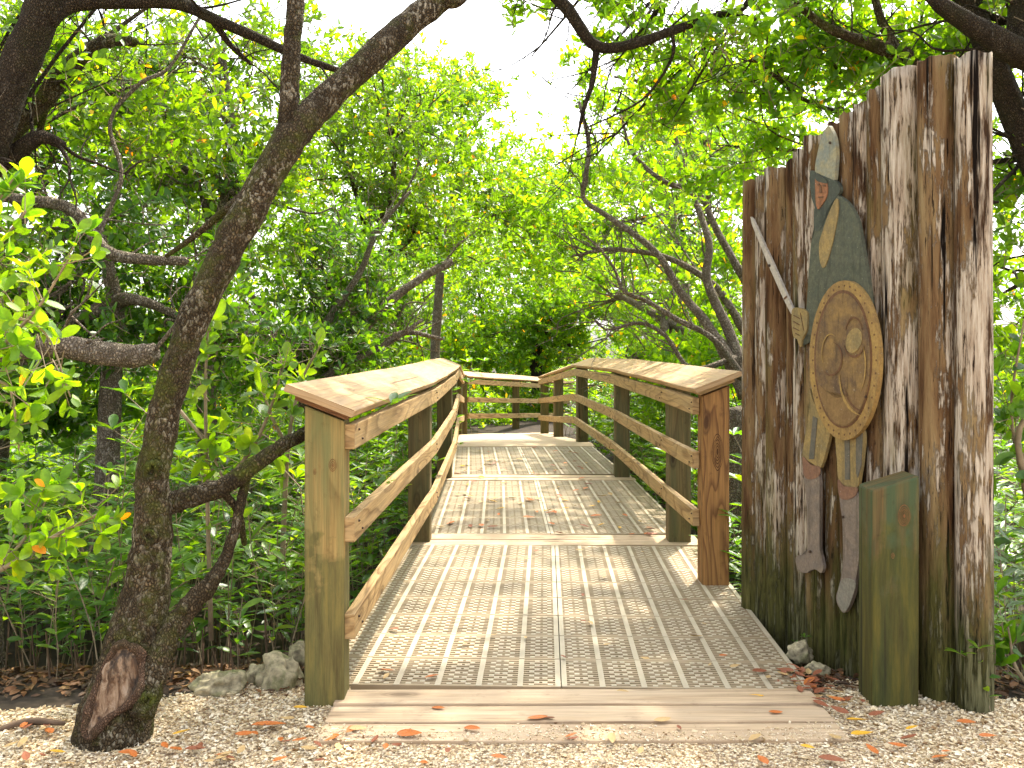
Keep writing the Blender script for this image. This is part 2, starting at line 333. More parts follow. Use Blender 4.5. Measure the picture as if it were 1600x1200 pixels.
def catmull(P, k=6):
    P = [np.array(p, dtype=float) for p in P]
    Q = [2 * P[0] - P[1]] + P + [2 * P[-1] - P[-2]]; out = []
    for i in range(1, len(Q) - 2):
        for j in range(k):
            t = j / k; a, b, c, d = Q[i - 1], Q[i], Q[i + 1], Q[i + 2]
            out.append(.5 * (2 * b + (c - a) * t + (2 * a - 5 * b + 4 * c - d) * t * t + (3 * b - a - 3 * c + d) * t ** 3))
    out.append(P[-1]); return np.array(out)
class TB:
    """collects tubes as quads"""
    def __init__(s): s.V = []; s.F = []; s.n = 0
    def tube(s, pts, k=6, sides=10, rough=.0, blunt=False, smooth=True, flare=0):
        """pts: list of (x,y,z,r)"""
        C = catmull([tuple(p) for p in pts], k) if smooth and len(pts) > 2 else np.array([tuple(p) for p in pts], float)
        P = C[:, :3]; R = np.maximum(C[:, 3], .0012)
        T = np.gradient(P, axis=0); T /= np.linalg.norm(T, axis=1)[:, None] + 1e-9
        ref = np.array([0, 1, 0.]) if abs(T[0][1]) < .8 else np.array([1, 0, 0.])
        u = np.cross(T[0], ref); u /= np.linalg.norm(u); rings = []
        for i in range(len(P)):
            u = u - T[i] * np.dot(u, T[i]); u /= np.linalg.norm(u) + 1e-9; w = np.cross(T[i], u)
            a = np.linspace(0, 2 * math.pi, sides, endpoint=False)
            rr = np.full(sides, R[i])
            if rough:
                for q in range(sides):
                    p = P[i] + R[i] * (math.cos(a[q]) * u + math.sin(a[q]) * w)
                    rr[q] *= 1 + rough * noise.fractal(Vector(p * (1.1 / max(R[i], .02)) * .6), 1, 2, 3)
            rings.append(P[i] + (np.cos(a) * rr)[:, None] * u + (np.sin(a) * rr)[:, None] * w)
        end = P[-1] + T[-1] * (R[-1] * .2 if blunt else R[-1])
        if blunt: rings.append(rings[-1] * .55 + end * .45 + 0 * T[-1])
        rings.append(np.repeat(end[None], sides, 0)); rings.insert(0, np.repeat((P[0] - T[0] * R[0] * .3)[None], sides, 0))
        n0 = s.n; q = np.arange(sides)
        for i, r in enumerate(rings):
            s.V.append(r)
            if i:
                a0 = n0 + (i - 1) * sides; b0 = n0 + i * sides
                s.F.append(np.stack([a0 + q, a0 + (q + 1) % sides, b0 + (q + 1) % sides, b0 + q], 1))
        s.n += len(rings) * sides; return s
    def obj(s, name, m, parent=None, org=None):
        return qmesh(name, np.concatenate(s.V), np.concatenate(s.F), [m], parent=parent, smooth=True, org=org)

# ------------------------------------------------------------------ foliage
EY = [3.2, 5.9, 8.7, 11.6, 12.6, 16.3, 17.05, 19.4, 27]; ELX = [-.80, -.74, -.74, -.85, -.88, -1.05, -.7, .4, 3.8]; ERX = [1.15, 1.2, 1.15, 1.1, 1.1, .8, .8, 1.7, 5.1]
def unit(a): return a / (np.linalg.norm(a, axis=-1, keepdims=True) + 1e-9)
class LB:
    """collects leaves (slot 0) and twigs (slot 1)"""
    def __init__(s): s.V = []; s.F = []; s.T = []; s.MI = []; s.n = 0
    fine = False
    def leaves(s, B, D, U, L, asp=.42, tint=None, droop=.12):
        if s.fine: return s.fine_leaves(B, D, U, L, asp, tint, droop)
        n = len(B); L = np.broadcast_to(np.asarray(L, float), (n,))[:, None]
        D = unit(D); S = unit(np.cross(D, U)); U = np.cross(S, D); W = L * asp * rng.uniform(.85, 1.15, (n, 1)) * .5
        fold = .28
        tip = B + D * L - U * L * droop; a = B + D * L * .30; b = B + D * L * .70 - U * L * droop * .35
        V = np.stack([B, a + S * W * .85 + U * W * fold, b + S * W + U * W * fold, tip, b - S * W + U * W * fold, a - S * W * .85 + U * W * fold], 1).reshape(-1, 3)
        i = s.n + np.arange(n)[:, None] * 6
        Fq = np.concatenate([i + np.array([[0, 1, 2, 3]]), i + np.array([[0, 3, 4, 5]])], 1).reshape(-1, 4)
        t = rng.uniform(0, 1, n) if tint is None else tint
        s.V.append(V); s.F.append(Fq); s.T.append(np.repeat(t, 2)); s.MI.append(np.zeros(2 * n, int)); s.n += 6 * n
    def fine_leaves(s, B, D, U, L, asp, tint, droop):
        n = len(B); L = np.broadcast_to(np.asarray(L, float), (n,))[:, None]
        D = unit(D); S = unit(np.cross(D, U)); U = np.cross(S, D); W = L * asp * rng.uniform(.85, 1.15, (n, 1)) * .5
        prof = [(.0, .03), (.16, .48), (.38, .88), (.62, 1.0), (.84, .72), (.96, .30), (1.0, .02)]; rows = []
        dr = droop * rng.uniform(.3, 2.0, (n, 1)); fo = rng.uniform(.12, .4, (n, 1))
        for t, w in prof:
            c = B + D * L * t - U * L * dr * t * t
            rows += [c + S * W * w + U * W * w * fo, c, c - S * W * w + U * W * w * fo]
        V = np.stack(rows, 1).reshape(-1, 3); k = len(prof) * 3; i = s.n + np.arange(n)[:, None] * k; fs = []
        for j in range(len(prof) - 1):
            for q in (0, 1): a = j * 3 + q; fs.append(i + np.array([[a, a + 1, a + 4, a + 3]]))
        Fq = np.concatenate(fs, 1).reshape(-1, 4); t = rng.uniform(0, 1, n) if tint is None else tint
        s.V.append(V); s.F.append(Fq); s.T.append(np.repeat(t, len(fs))); s.MI.append(np.zeros(len(fs) * n, int)); s.n += k * n
    def sticks(s, A, B, r):
        n = len(A); D = unit(B - A); u = unit(np.cross(D, np.array([.31, .52, .8]))); w = np.cross(D, u)
        r = np.broadcast_to(np.asarray(r, float), (n,))[:, None]
        ring = [u * math.cos(k * 2.0944) + w * math.sin(k * 2.0944) for k in range(3)]
        V = np.stack([A + ring[k] * r for k in range(3)] + [B + ring[k] * r * .6 for k in range(3)], 1).reshape(-1, 3)
        i = s.n + np.arange(n)[:, None] * 6
        Fq = np.concatenate([i + np.array([[0, 1, 4, 3]]), i + np.array([[1, 2, 5, 4]]), i + np.array([[2, 0, 3, 5]])], 1).reshape(-1, 4)
        s.V.append(V); s.F.append(Fq); s.T.append(np.zeros(3 * n)); s.MI.append(np.ones(3 * n, int)); s.n += 6 * n
    def rosettes(s, P, D, L=.075, k=7, asp=.42, tint_off=0.0, twig=.16, spread=(30, 85)):
        inside = (P[:, 1] > 3) & (P[:, 0] > np.interp(P[:, 1], EY, ELX) - .2) & (P[:, 0] < np.interp(P[:, 1], EY, ERX) + .2) & (P[:, 2] < 1.9)
        P, D = P[~inside], D[~inside]
        n = len(P); D = unit(D); r0 = unit(np.cross(D, unit(rng.normal(size=(n, 3))))); r1 = np.cross(D, r0)
        s.sticks(P - D * twig * rng.uniform(.7, 1.3, (n, 1)), P, .0028)
        tt = rng.normal(.45 + tint_off, .12, n)
        for j in range(k):
            az = j * 2.4 + rng.uniform(-.4, .4, n); el = np.radians(rng.uniform(spread[0], spread[1], n) * (.55 + .45 * j / k) + 8)
            R = r0 * np.cos(az)[:, None] + r1 * np.sin(az)[:, None]
            d = D * np.cos(el)[:, None] + R * np.sin(el)[:, None]
            up = D * np.sin(el)[:, None] - R * np.cos(el)[:, None] + rng.normal(0, .28, (n, 3))
            keep = rng.random(n) < .88
            b = P - D * (twig * .55 * j / k); l = L * rng.uniform(.65, 1.2, n)
            t = np.clip(tt + rng.normal(0, .17, n), 0, .955); odd = rng.random(n) < .013; t[odd] = rng.uniform(.98, 1, odd.sum())
            s.leaves(b[keep], d[keep], up[keep], l[keep], asp, t[keep])
    def blob(s, c, r, n, L=.075, k=7, clumps=None, shell=.5, up=.5, **kw):
        """n rosettes in uneven clumps through an ellipsoid"""
        c = np.array(c, float); r = np.broadcast_to(np.asarray(r, float), (3,))
        m = clumps or max(4, int(n / 26))
        cc = unit(rng.normal(size=(m, 3))) * (rng.random((m, 1)) ** shell); w = rng.uniform(.4, 1.6, m); w /= w.sum()
        idx = rng.choice(m, n, p=w); sz = rng.uniform(.14, .34, m)[idx]
        q = cc[idx] + rng.normal(size=(n, 3)) * sz[:, None] * np.array([1, 1, .75])
        P = c + q * r; D = unit(q) * .7 + rng.normal(0, .55, (n, 3)) + np.array([0, 0, up])
        s.rosettes(P, D, L, k, **kw)
    def obj(s, name, m, parent=None, org=None, twigm=None):
        return qmesh(name, np.concatenate(s.V), np.concatenate(s.F), [m, twigm or M['twig']], np.concatenate(s.MI), np.concatenate(s.T), parent=parent, org=org)

# ------------------------------------------------------------------ ground
def grid(name, xs, ys, fz, m):
    X, Y = np.meshgrid(xs, ys, indexing='ij'); Z = np.vectorize(fz)(X, Y)
    V = np.stack([X, Y, Z], -1).reshape(-1, 3); ny = len(ys); i, j = np.meshgrid(np.arange(len(xs) - 1), np.arange(ny - 1), indexing='ij')
    a = (i * ny + j).ravel(); return qmesh(name, V, np.stack([a, a + ny, a + ny + 1, a + 1], 1), [m], smooth=True)
xs = np.concatenate([np.linspace(-300, -12, 12), np.linspace(-10, 10, 70), np.linspace(12, 300, 12)])
ys = np.concatenate([np.linspace(-100, -4, 6), np.linspace(-2, 26, 110), np.linspace(30, 300, 12)])
tag(grid('ground', xs, ys, ground_z, M['mud']), kind='structure')
def edge_y(x):     # where the shell gravel gives way to mud
    return 3.62 + .10 * noise.noise(Vector((x * 1.7, 0, 5))) + (-.33 if x < -.9 else 0) * min(1, (-.9 - x) / .6 if x < -.9 else 0) - (.35 * min(1, max(0, (x - 1.5) / .5)))
def grav_z(x, y): return ground_z(x, y) + .012 - max(0, (y - edge_y(x)) * .5)
tag(grid('gravel_path', np.linspace(-9, 9, 180), np.linspace(-3, 4.3, 90), grav_z, M['gravel']), kind='structure')
# loose shell fragments on the gravel near the walk
n = 62000
X = rng.uniform(-2.3, 2.3, n); Y = rng.uniform(2.55, 3.95, n)
ey = np.array([edge_y(x) for x in X]); keep = (Y < ey + .02 - np.abs(rng.normal(0, .05, n))) & ~((X > -.60) & (X < 1.08) & (Y > 3.10 + .03 * np.sin(X * 7) + rng.normal(0, .03, n)) )
X, Y = X[keep], Y[keep]; n = len(X)
Z = np.array([max(grav_z(x, y), ground_z(x, y)) for x, y in zip(X, Y)]) + rng.uniform(0, .006, n)
Z = np.where((X > -.62) & (X < 1.09) & (Y > 3.02), np.maximum(Z, -.009), Z)
edge = (X < -.45) | (X > 1.15)
sz = np.where(edge, rng.gamma(3, .0029, n), rng.gamma(3, .0019, n)).clip(.002, .022)
u = unit(rng.normal(size=(n, 3)) * [1, 1, .35]); w = unit(np.cross(u, rng.normal(size=(n, 3)) * .35 + [0, 0, 1])); h = np.cross(u, w)
C = np.stack([X, Y, Z], 1); V = []
for a, b, c in ((-1, -1, 0), (1, -.8, 0), (.9, 1, 0), (-.8, .9, 0), (-.5, -.5, 1), (.5, -.4, 1), (.4, .5, 1), (-.5, .4, 1)):
    V.append(C + (u * a + w * b * .75) * sz[:, None] * rng.uniform(.6, 1.1, (n, 1)) * .62 + h * c * sz[:, None] * .35)
V = np.stack(V, 1).reshape(-1, 3); i = np.arange(n)[:, None] * 8
Fq = np.concatenate([i + np.array([f]) for f in ((4, 5, 6, 7), (0, 1, 5, 4), (1, 2, 6, 5), (2, 3, 7, 6), (3, 0, 4, 7))], 1).reshape(-1, 4)
tn = rng.uniform(0, 1, n)
tag(qmesh('shell_gravel', V, Fq, [M['chip']], tint=np.repeat(tn, 5)), 'pale broken shell fragments scattered over the ground before the boardwalk', 'gravel', kind='stuff')

# ------------------------------------------------------------------ boardwalk
walk = thing('boardwalk', 'raised wooden boardwalk floored with beige plastic grating panels, curving into the mangroves', 'boardwalk', (.25, 3.2, 0))
CELL, ROW = .1524, .3048
def panel_mesh():
    V = []; Fq = []; cnt = [0]; mi = []
    def bx(x0, x1, y0, y1, z0, z1, m=0):
        mi.extend([m] * 6)
        i = cnt[0]; V.extend([(x0, y0, z0), (x1, y0, z0), (x1, y1, z0), (x0, y1, z0), (x0, y0, z1), (x1, y0, z1), (x1, y1, z1), (x0, y1, z1)])
        Fq.extend([[i + q for q in f] for f in ((4, 5, 6, 7), (0, 1, 5, 4), (1, 2, 6, 5), (2, 3, 7, 6), (3, 0, 4, 7), (3, 2, 1, 0))]); cnt[0] += 8
    W = 6 * CELL - .004; nb = 13; pitch = (ROW - .003) / nb
    for i in range(nb):
        y0 = -ROW / 2 + .0015 + i * pitch; e = .004 if i in (0, nb - 1) else 0
        bx(-W / 2, W / 2, y0 + pitch * .24 - e, y0 + pitch * .76 + e, -.022, 0)
    for c in range(7):                                       # long ribs
        x = -3 * CELL + c * CELL; w = .0105 if c not in (0, 6) else .016
        a, b = x - w, x + w
        if c == 0: a = -W / 2; b = a + .020
        if c == 6: b = W / 2; a = b - .020
        bx(a, b, -ROW / 2 + .004, ROW / 2 - .004, -.024, .0022, 1)
    for c in range(6):                                       # staggered short bridges between the slats
        for q, fx in enumerate((.34, .67)):
            for i in range(nb - 1):
                y0 = -ROW / 2 + .0015 + (i + 1) * pitch; x = -3 * CELL + (c + fx) * CELL + (.010 if (i + q) % 2 else -.010)
                bx(x - .0095, x + .0095, y0 - pitch * .36, y0 + pitch * .36, -.020, .0012, 1)
    me = bpy.data.meshes.new('grating_panel'); me.from_pydata(V, [], Fq); me.materials.append(M['grate']); me.materials.append(M['rib']); me.polygons.foreach_set('material_index', mi); me.update(); return me
pm = panel_mesh()
BAYS = [((.181, 3.46), (.268, 5.91)), ((.256, 6.26), (.224, 8.72)), ((.190, 9.12), (.080, 11.58))]
o0 = wloc(walk)
for (a, b) in BAYS:
    a = Vector(a); b = Vector(b); d = (b - a).normalized(); s = Vector((d.y, -d.x)); rot = math.atan2(-d.x, d.y)
    for r in range(8):
        for sd in (-1, 1):
            c = a + d * (r + .5) * ROW + s * sd * 3 * CELL
            p = link('grating_panel', pm, walk)
            p.location = Vector((c.x, c.y, random.uniform(-.0012, .0008))) - o0; p.rotation_euler = (0, 0, rot + random.uniform(-.0006, .0006))
def plank(p0, p1, w=.135, t=.03, m='plank', name='plank', warp=.003, skew0=0, skew1=0):
    return bm_obj(name, board_bm(p0, p1, w, t, warp=warp, segs=4, skew0=skew0, skew1=skew1), M[m], walk)
for y, z in ((3.375, -.014), (3.232, -.020), (3.09, -.026)):
    plank((-.63 + .01 * random.random(), y - .006, z), (1.085, y + .004, z), .134)
for (a0, b0), (a1, b1) in ((BAYS[0], BAYS[1]), (BAYS[1], BAYS[2])):
    for k in range(2):
        t = .27 + .46 * k; y0 = b0[1] + .01 + (a1[1] - b0[1] - .02) * t; xc = b0[0] + (a1[0] - b0[0]) * t
        plank((xc - .93, y0 + (.04 if k else .0) - .012, -.015), (xc + .94, y0 - .012, -.015), .155)
def left_edge(d): 
    if d < 16.3: return -.80 + (d - 11.6) / 4.7 * -.16
    return -.96 + (d - 16.3) * .448
def right_edge(d):
    if d < 12.6: return 1.02
    if d < 17.05: return 1.0 - (d - 12.6) * .075
    return .67 + (d - 17.05) * .448
d = 11.68
while d < 27:
    if d > 17.2: st = .55
    plank((left_edge(d), d - .02, deck_z(d) - .012), (right_edge(d), d + .02, deck_z(d) - .012), .143, .03, warp=.004)
    d += .15
for pts in ([(-.74, 3.46), (-.66, 5.9), (-.67, 8.7), (-.80, 11.6), (-.97, 16.3), (3.6, 26.5)], [(1.10, 3.46), (1.17, 5.9), (1.13, 8.7), (1.02, 11.6), (1.0, 12.6), (.67, 17.05), (4.9, 26.5)],
            [(.19, 3.46), (.24, 6), (.2, 9), (.05, 12), (-.1, 16.3), (1.3, 18.9), (4.3, 26)]):
    for p, q in zip(pts[:-1], pts[1:]):
        bm_obj('joist', board_bm((p[0], p[1], deck_z(p[1]) - .13), (q[0], q[1], deck_z(q[1]) - .13), .04, .19), M['post_dark'], walk)

# ------------------------------------------------------------------ railings
def post_bm(cx, cy, z0, outer, w=.14, yaw=0.0, top=(.986, 1.042)):
    """square post with its top cut sloping down towards the walkway; outer=-1 left side, +1 right side"""
    b = board_bm((0, 0, z0 - .45), (0, 0, z0 + 1.0), w, w, up=(0, 1, 0), bev=.006, segs=8, warp=.004)
    for v in b.verts:
        if v.co.z > z0 + .5:
            t = (v.co.x * outer / w + .5); v.co.z = z0 + top[0] + (top[1] - top[0]) * t + (v.co.z - z0 - 1.0)
    bmesh.ops.rotate(b, verts=b.verts, cent=(0, 0, 0), matrix=Matrix.Rotation(yaw, 3, 'Z'))
    bmesh.ops.translate(b, verts=b.verts, vec=(cx, cy, 0)); return b
def cap_strip(pts, prof, outer, warp=.006, step=.3, seed=0.0):
    """sweep a tilted board section along posts. pts (x,y,z); prof: (inner offset, inner z), (outer offset, outer z), thickness"""
    (ia, iz), (oa, oz), th = prof
    P = []
    for p, q in zip(pts[:-1], pts[1:]):
        k = max(2, int((Vector(q) - Vector(p)).length / step))
        for i in range(k): P.append(Vector(p).lerp(Vector(q), i / k))
    P.append(Vector(pts[-1]))
    bm = bmesh.new(); uvl = bm.loops.layers.uv.new('UVMap'); rings = []; us = []; L = 0
    for i, p in enumerate(P):
        if i: L += (P[i] - P[i - 1]).length
        us.append(L)
        t0 = (P[i] - P[i - 1]).normalized() if i else (P[1] - P[0]).normalized(); t1 = (P[i + 1] - P[i]).normalized() if i < len(P) - 1 else t0
        t = (t0 + t1).normalized(); s = Vector((t.y, -t.x, 0)).normalized() * outer / max(.6, t.dot(t0))
        wz = warp * noise.noise(Vector((L * 1.3 + seed, 0, 0))); wi = warp * 1.2 * noise.noise(Vector((L * 2.1 + seed, 7, 0)))
        A = p + s * (ia + wi) + Vector((0, 0, iz + wz)); B = p + s * (oa + wi * .5) + Vector((0, 0, oz + wz * .6))
        nn = Vector((0, 0, 1)) - (B - A).normalized() * (B - A).normalized().z; nn.normalize(); e = (B - A).normalized() * .004
        ring = [A + nn * 0, A - nn * (th - .003), A - nn * th + e, B - nn * th - e, B - nn * (th - .003), B, B - e + nn * .003, A + e + nn * .003]
        rings.append([bm.verts.new(v) for v in ring])
    W = math.hypot(oa - ia, oz - iz); vc = [0, th, th, th + W, th + W, 2 * th + W, 2 * th + W, 2 * th + 2 * W, 2 * th + 2 * W]
    for i in range(len(rings) - 1):
        for k in range(8):
            f = bm.faces.new([rings[i][k], rings[i][(k + 1) % 8], rings[i + 1][(k + 1) % 8], rings[i + 1][k]])
            for l, (u, v) in zip(f.loops, ((us[i], vc[k]), (us[i], vc[k + 1]), (us[i + 1], vc[k + 1]), (us[i + 1], vc[k]))): l[uvl].uv = (u + seed, v + seed * .31)
    for rg in (rings[0], rings[-1]):
        f = bm.faces.new(rg)
        for l, (u, v) in zip(f.loops, [(0, q * .05) for q in range(8)]): l[uvl].uv = (u + seed, v)
    bmesh.ops.recalc_face_normals(bm, faces=bm.faces); return bm
def railing(root, posts, outer, rails, ext0=.14, pmats=None, yaws=None, first_end=None):
    """posts: (x,y,z); rails: list of top heights (lists per post)"""
    for i, (x, y, z) in enumerate(posts):
        bm_obj('post', post_bm(x, y, z, outer, yaw=(yaws[i] if yaws else 0)), M[pmats[i]], root)
    in_off = -.070 - .021
    def inner(i, off=in_off, along=0.0):
        p = Vector(posts[i]); a = Vector(posts[max(i - 1, 0)]); b = Vector(posts[min(i + 1, len(posts) - 1)])
        t = (b - a).normalized(); s = Vector((t.y, -t.x, 0)).normalized() * outer; return p + s * off + t * along
    for h in rails:
        for i in range(len(posts) - 1):
            hh0 = h[min(i, len(h) - 1)]; hh1 = h[min(i + 1, len(h) - 1)]
            a = inner(i, along=(first_end if (i == 0 and first_end is not None) else .002)); b = inner(i + 1, along=-.002 if i < len(posts) - 2 else .06)
            bm_obj('rail', board_bm(a + Vector((0, 0, hh0 - .045)), b + Vector((0, 0, hh1 - .045)), .038, .089, warp=.0035, segs=6), M['rail'], root)
    for i in range(min(3, len(posts))):
        for h in rails:
            hh = h[min(i, len(h) - 1)]; c = inner(i, -.112 if i else -.112, along=.0 if i else .03)
            for dx, dz in ((-.035, -.025), (.03, -.064)):
                a = Vector(posts[max(i - 1, 0)]); b = Vector(posts[min(i + 1, len(posts) - 1)]); t = (b - a).normalized(); sd = Vector((t.y, -t.x, 0)).normalized() * -outer
                p = c + t * (dx + (.02 if i == 0 else 0)) + Vector((0, 0, hh + dz)); nb = TB(); nb.tube([(*(p - sd * .01), .0045), (*(p + sd * .0015), .0045)], 2, 8, 0, smooth=False); nb.obj('nail', M['screw'], root)
    pts = [Vector(p) for p in posts]; t = (pts[1] - pts[0]).normalized(); t2 = (pts[-1] - pts[-2]).normalized()
    pts[0] = pts[0] - t * ext0; pts[-1] = pts[-1] + t2 * .08
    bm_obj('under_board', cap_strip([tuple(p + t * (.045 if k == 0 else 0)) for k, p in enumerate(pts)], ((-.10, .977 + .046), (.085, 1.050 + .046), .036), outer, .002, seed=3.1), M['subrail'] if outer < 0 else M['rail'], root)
    bm_obj('cap_board', cap_strip([tuple(p) for p in pts], ((-.120, .990 + .034), (.118, 1.083 + .034), .024), outer, .007, seed=random.random() * 9), M['cap'], root)
LP = [(-.665, 3.40, 0), (-.592, 6.07, 0), (-.637, 8.94, 0), (-.80, 12.5, deck_z(12.5)), (-.935, 16.35, deck_z(16.35))]
lr = thing('railing', 'left wooden railing of the boardwalk, nearest post greenish brown with a wide tilted cap', 'railing', LP[0])
railing(lr, LP, -1, [[.975], [.645], [.30, .335, .335]], .13, ['post', 'post_dark', 'post_dark', 'post_dark', 'post_dark'], [.04, 0, 0, 0, 0], first_end=-.055)
RP = [(1.064, 4.99, 0), (1.067, 6.07, 0), (1.045, 9.0, 0), (.93, 12.55, deck_z(12.5)), (.735, 14.95, deck_z(14.95)), (.59, 17.08, deck_z(17.05))]
rr = thing('railing', 'right wooden railing starting at an orange-brown post with swirling knot grain', 'railing', RP[0])
railing(rr, RP, 1, [[.975], [.69, .67, .645], [.385, .36, .335]], .12, ['post_warm', 'post_dark', 'post_dark', 'post_dark', 'post_dark', 'post_dark'], [0, 0, 0, .1, .1, .05], first_end=.0)
BP = [(-.86, 16.62, deck_z(16.6)), (.075, 18.35, deck_z(18.35)), (1.05, 20.55, deck_z(20.55)), (2.1, 22.9, deck_z(22.9)), (3.2, 25.3, deck_z(25.3))]
br = thing('railing', 'far railing crossing the end of the boardwalk where it bends right', 'railing', BP[0])
railing(br, BP, -1, [[.975], [.66], [.37]], .02, ['post_dark'] * 5, None)

# knots in the post faces that look at the path
def knot(root, px, py, yf, rx, rz, n, dark='kn_dark', light='kn_light'):
    k = (px - 800) / F; cx_ = k * yf; cz = HC - (py - HZ) / F * yf; bm = bmesh.new()
    for i in range(n):
        f0 = 1 - i / n; f1 = f0 - .32 / n; y = yf - .0008; ph = random.random() * 9; a_, b_ = [], []
        for q in range(40):
            t = 2 * math.pi * q / 40; w = 1 + .10 * noise.noise(Vector((math.cos(t) * 1.3, math.sin(t) * 1.3, ph))) ; sx = math.cos(t) * (1 - .25 * abs(math.sin(t)) ** 3)
            for f, L in ((f0, a_), (f1, b_)): L.append(bm.verts.new((cx_ + sx * rx * f * w, y, cz + math.sin(t) * rz * f * w)))
        for q in range(40): r_ = (q + 1) % 40; bm.faces.new([a_[q], a_[r_], b_[r_], b_[q]])
    c_ = [bm.verts.new((cx_ + math.cos(t) * rx * .16, yf - .0009, cz + math.sin(t) * rz * .13)) for t in [2 * math.pi * q / 16 for q in range(16)]]; bm.faces.new(c_)
    bmesh.ops.recalc_face_normals(bm, faces=bm.faces); bm_obj('knot', bm, M[dark], root)
M['kn_dark'] = flat_mat('dark_knot_grain', (.075, .032, .012), .4, .8, 60)
M['kn_red'] = flat_mat('reddish_knot', (.17, .075, .028), .5, .8, 50)
knot(rr, 1121, 706, 4.9195, .030, .098, 6)
knot(lr, 520, 727, 3.3265, .014, .022, 3, 'kn_red'); knot(lr, 492, 737, 3.3285, .005, .010, 2, 'kn_red')

# ------------------------------------------------------------------ palisade
W = [at(1164, 0, 4.60), at(1290, 0, 3.98), at(1388, 0, 3.62), at(1560, 0, 3.24)]
W = [Vector((w.x, w.y, 0)) for w in W]
pal = thing('palisade', 'tall curved palisade of weathered peeling timber piles with a painted soldier fixed to it', 'fence', W[1])
edges_px = [(1168, 286), (1190, 281), (1210, 272), (1233, 258), (1252, 245), (1270, 229), (1296, 200), (1320, 188), (1343, 170), (1364, 155), (1385, 128), (1445, 98), (1498, 92), (1549, 90)]
def wall_at(px):
    k = (px - 800) / F
    for a, b in zip(W[:-1], W[1:]):
        t = (k * a.y - a.x) / ((b.x - a.x) - k * (b.y - a.y))
        if t <= 1.0 or b is W[-1]: return a + (b - a) * t
def pile_log(p, q, ztop, seed, px_mid):
    c = (p + q) / 2; r = (q - p).length / 2; t = (q - p).normalized(); nrm = Vector((-abs(t.y), -abs(t.x), 0)) if False else Vector((t.y, -t.x, 0))
    if nrm.y > 0: nrm = -nrm
    S, H = 36, 50; z0 = -.4; V = []; Fq = []
    gro = [noise.fractal(Vector((math.cos(2 * math.pi * k / S) * 2.2, math.sin(2 * math.pi * k / S) * 2.2, seed)), 1, 2, 4) for k in range(S)]
    lean = random.uniform(-.006, .006); fo = random.uniform(-.02, .02)
    for j in range(H + 1):
        z = z0 + (ztop - z0) * j / H
        for k in range(S):
            a = 2 * math.pi * k / S; ca, sa = math.cos(a), math.sin(a)
            sq = 1.0 / max(abs(ca) ** 2.15 + abs(sa) ** 2.15, 1e-6) ** (1 / 2.15)          # rounded square section
            n1 = noise.fractal(Vector((ca * 3 + seed * 3, sa * 3, z * 1.1)), 1, 2, 5)
            n2 = noise.noise(Vector((ca * 9 + seed, sa * 9, z * .8)))
            rr_ = sq * (1 + .035 * gro[k] + .035 * n1 - .05 * max(0, n2 - .3) * 3)
            top = 0.0
            if j == H: top = .016 * noise.noise(Vector((ca * 2, sa * 2, seed * 5)))
            pt = c + t * (ca * r * 1.0 * rr_) + nrm * (sa * max(r, .05) * rr_ * .95 + fo) + Vector((lean * z, 0, z + top))
            V.append(pt)
    for j in range(H):
        for k in range(S):
            k2 = (k + 1) % S; Fq.append((j * S + k, j * S + k2, (j + 1) * S + k2, (j + 1) * S + k))
    cidx = len(V); V.append(c + Vector((lean * ztop, 0, ztop - .004)))
    for k in range(0, S, 2): Fq.append((H * S + k, H * S + (k + 1) % S, H * S + (k + 2) % S, cidx))
    return V, Fq
for i in range(len(edges_px) - 1):
    (x0, y0), (x1, y1) = edges_px[i], edges_px[i + 1]
    p, q = wall_at(x0), wall_at(x1); c = (p + q) / 2
    ztop = HC - ((y0 + y1) / 2 - HZ) / F * c.y
    V, Fq = pile_log(p, q, ztop, i * 1.7 + .3, (x0 + x1) / 2)
    o = qmesh('timber_pile', [tuple(v) for v in V], Fq, [log_mat('weathered_pile_wood', i * .61, [.1, .6, .3, .0, .7, .4, .1, .0, .6, .45, .85, .15, .8][i])], parent=pal, smooth=True)

# short green post in front of the palisade
gp = thing('short_post', 'short mossy green square post with slanted top in front of the palisade', 'post', (1.345, 3.40, 0))
b = board_bm((0, 0, -.3), (0, 0, .80), .165, .15, up=(0, 1, 0), bev=.009, segs=14, seed=4.2, warp=.008)
for v in b.verts:
    if v.co.z > .6: v.co.z += v.co.x * .32 - .03
bmesh.ops.rotate(b, verts=b.verts, cent=(0, 0, 0), matrix=Matrix.Rotation(math.radians(-2), 3, 'Z'))
bmesh.ops.translate(b, verts=b.verts, vec=(1.352, 3.395, 0)); bm_obj('timber', b, M['greenpost'], gp); knot(gp, 1413, 806, 3.312, .022, .038, 5, 'kn_red'); knot(gp, 1395, 868, 3.312, .006, .010, 2, 'kn_red')

# ------------------------------------------------------------------ painted soldier board
A_, B_ = wall_at(1175), wall_at(1372); td = (B_ - A_).normalized(); pn = Vector((td.y, -td.x, 0))
if pn.y > 0: pn = -pn
OFF = .085
def on_plane(px, py, off):
    o = A_ + pn * (OFF + off); ray = Vector(((px - 800) / F, 1, -(py - HZ) / F)); cp = Vector((0, 0, HC))
    t = (o - cp).dot(pn) / ray.dot(pn); return cp + ray * t
sol = thing('soldier_cutout', 'flat painted cutout of a helmeted soldier with sword and bronze shield, mounted on the palisade', 'cutout sign', on_plane(1300, 900, 0))
def smooth_poly(pts, k=5):
    n = len(pts); out = []
    for i in range(n):
        a, b, c, d = [np.array(pts[(i + q) % n], float) for q in (-1, 0, 1, 2)]
        for j in range(k):
            t = j / k; out.append(tuple(.5 * (2 * b + (c - a) * t + (2 * a - 5 * b + 4 * c - d) * t * t + (3 * b - a - 3 * c + d) * t ** 3)))
    return out
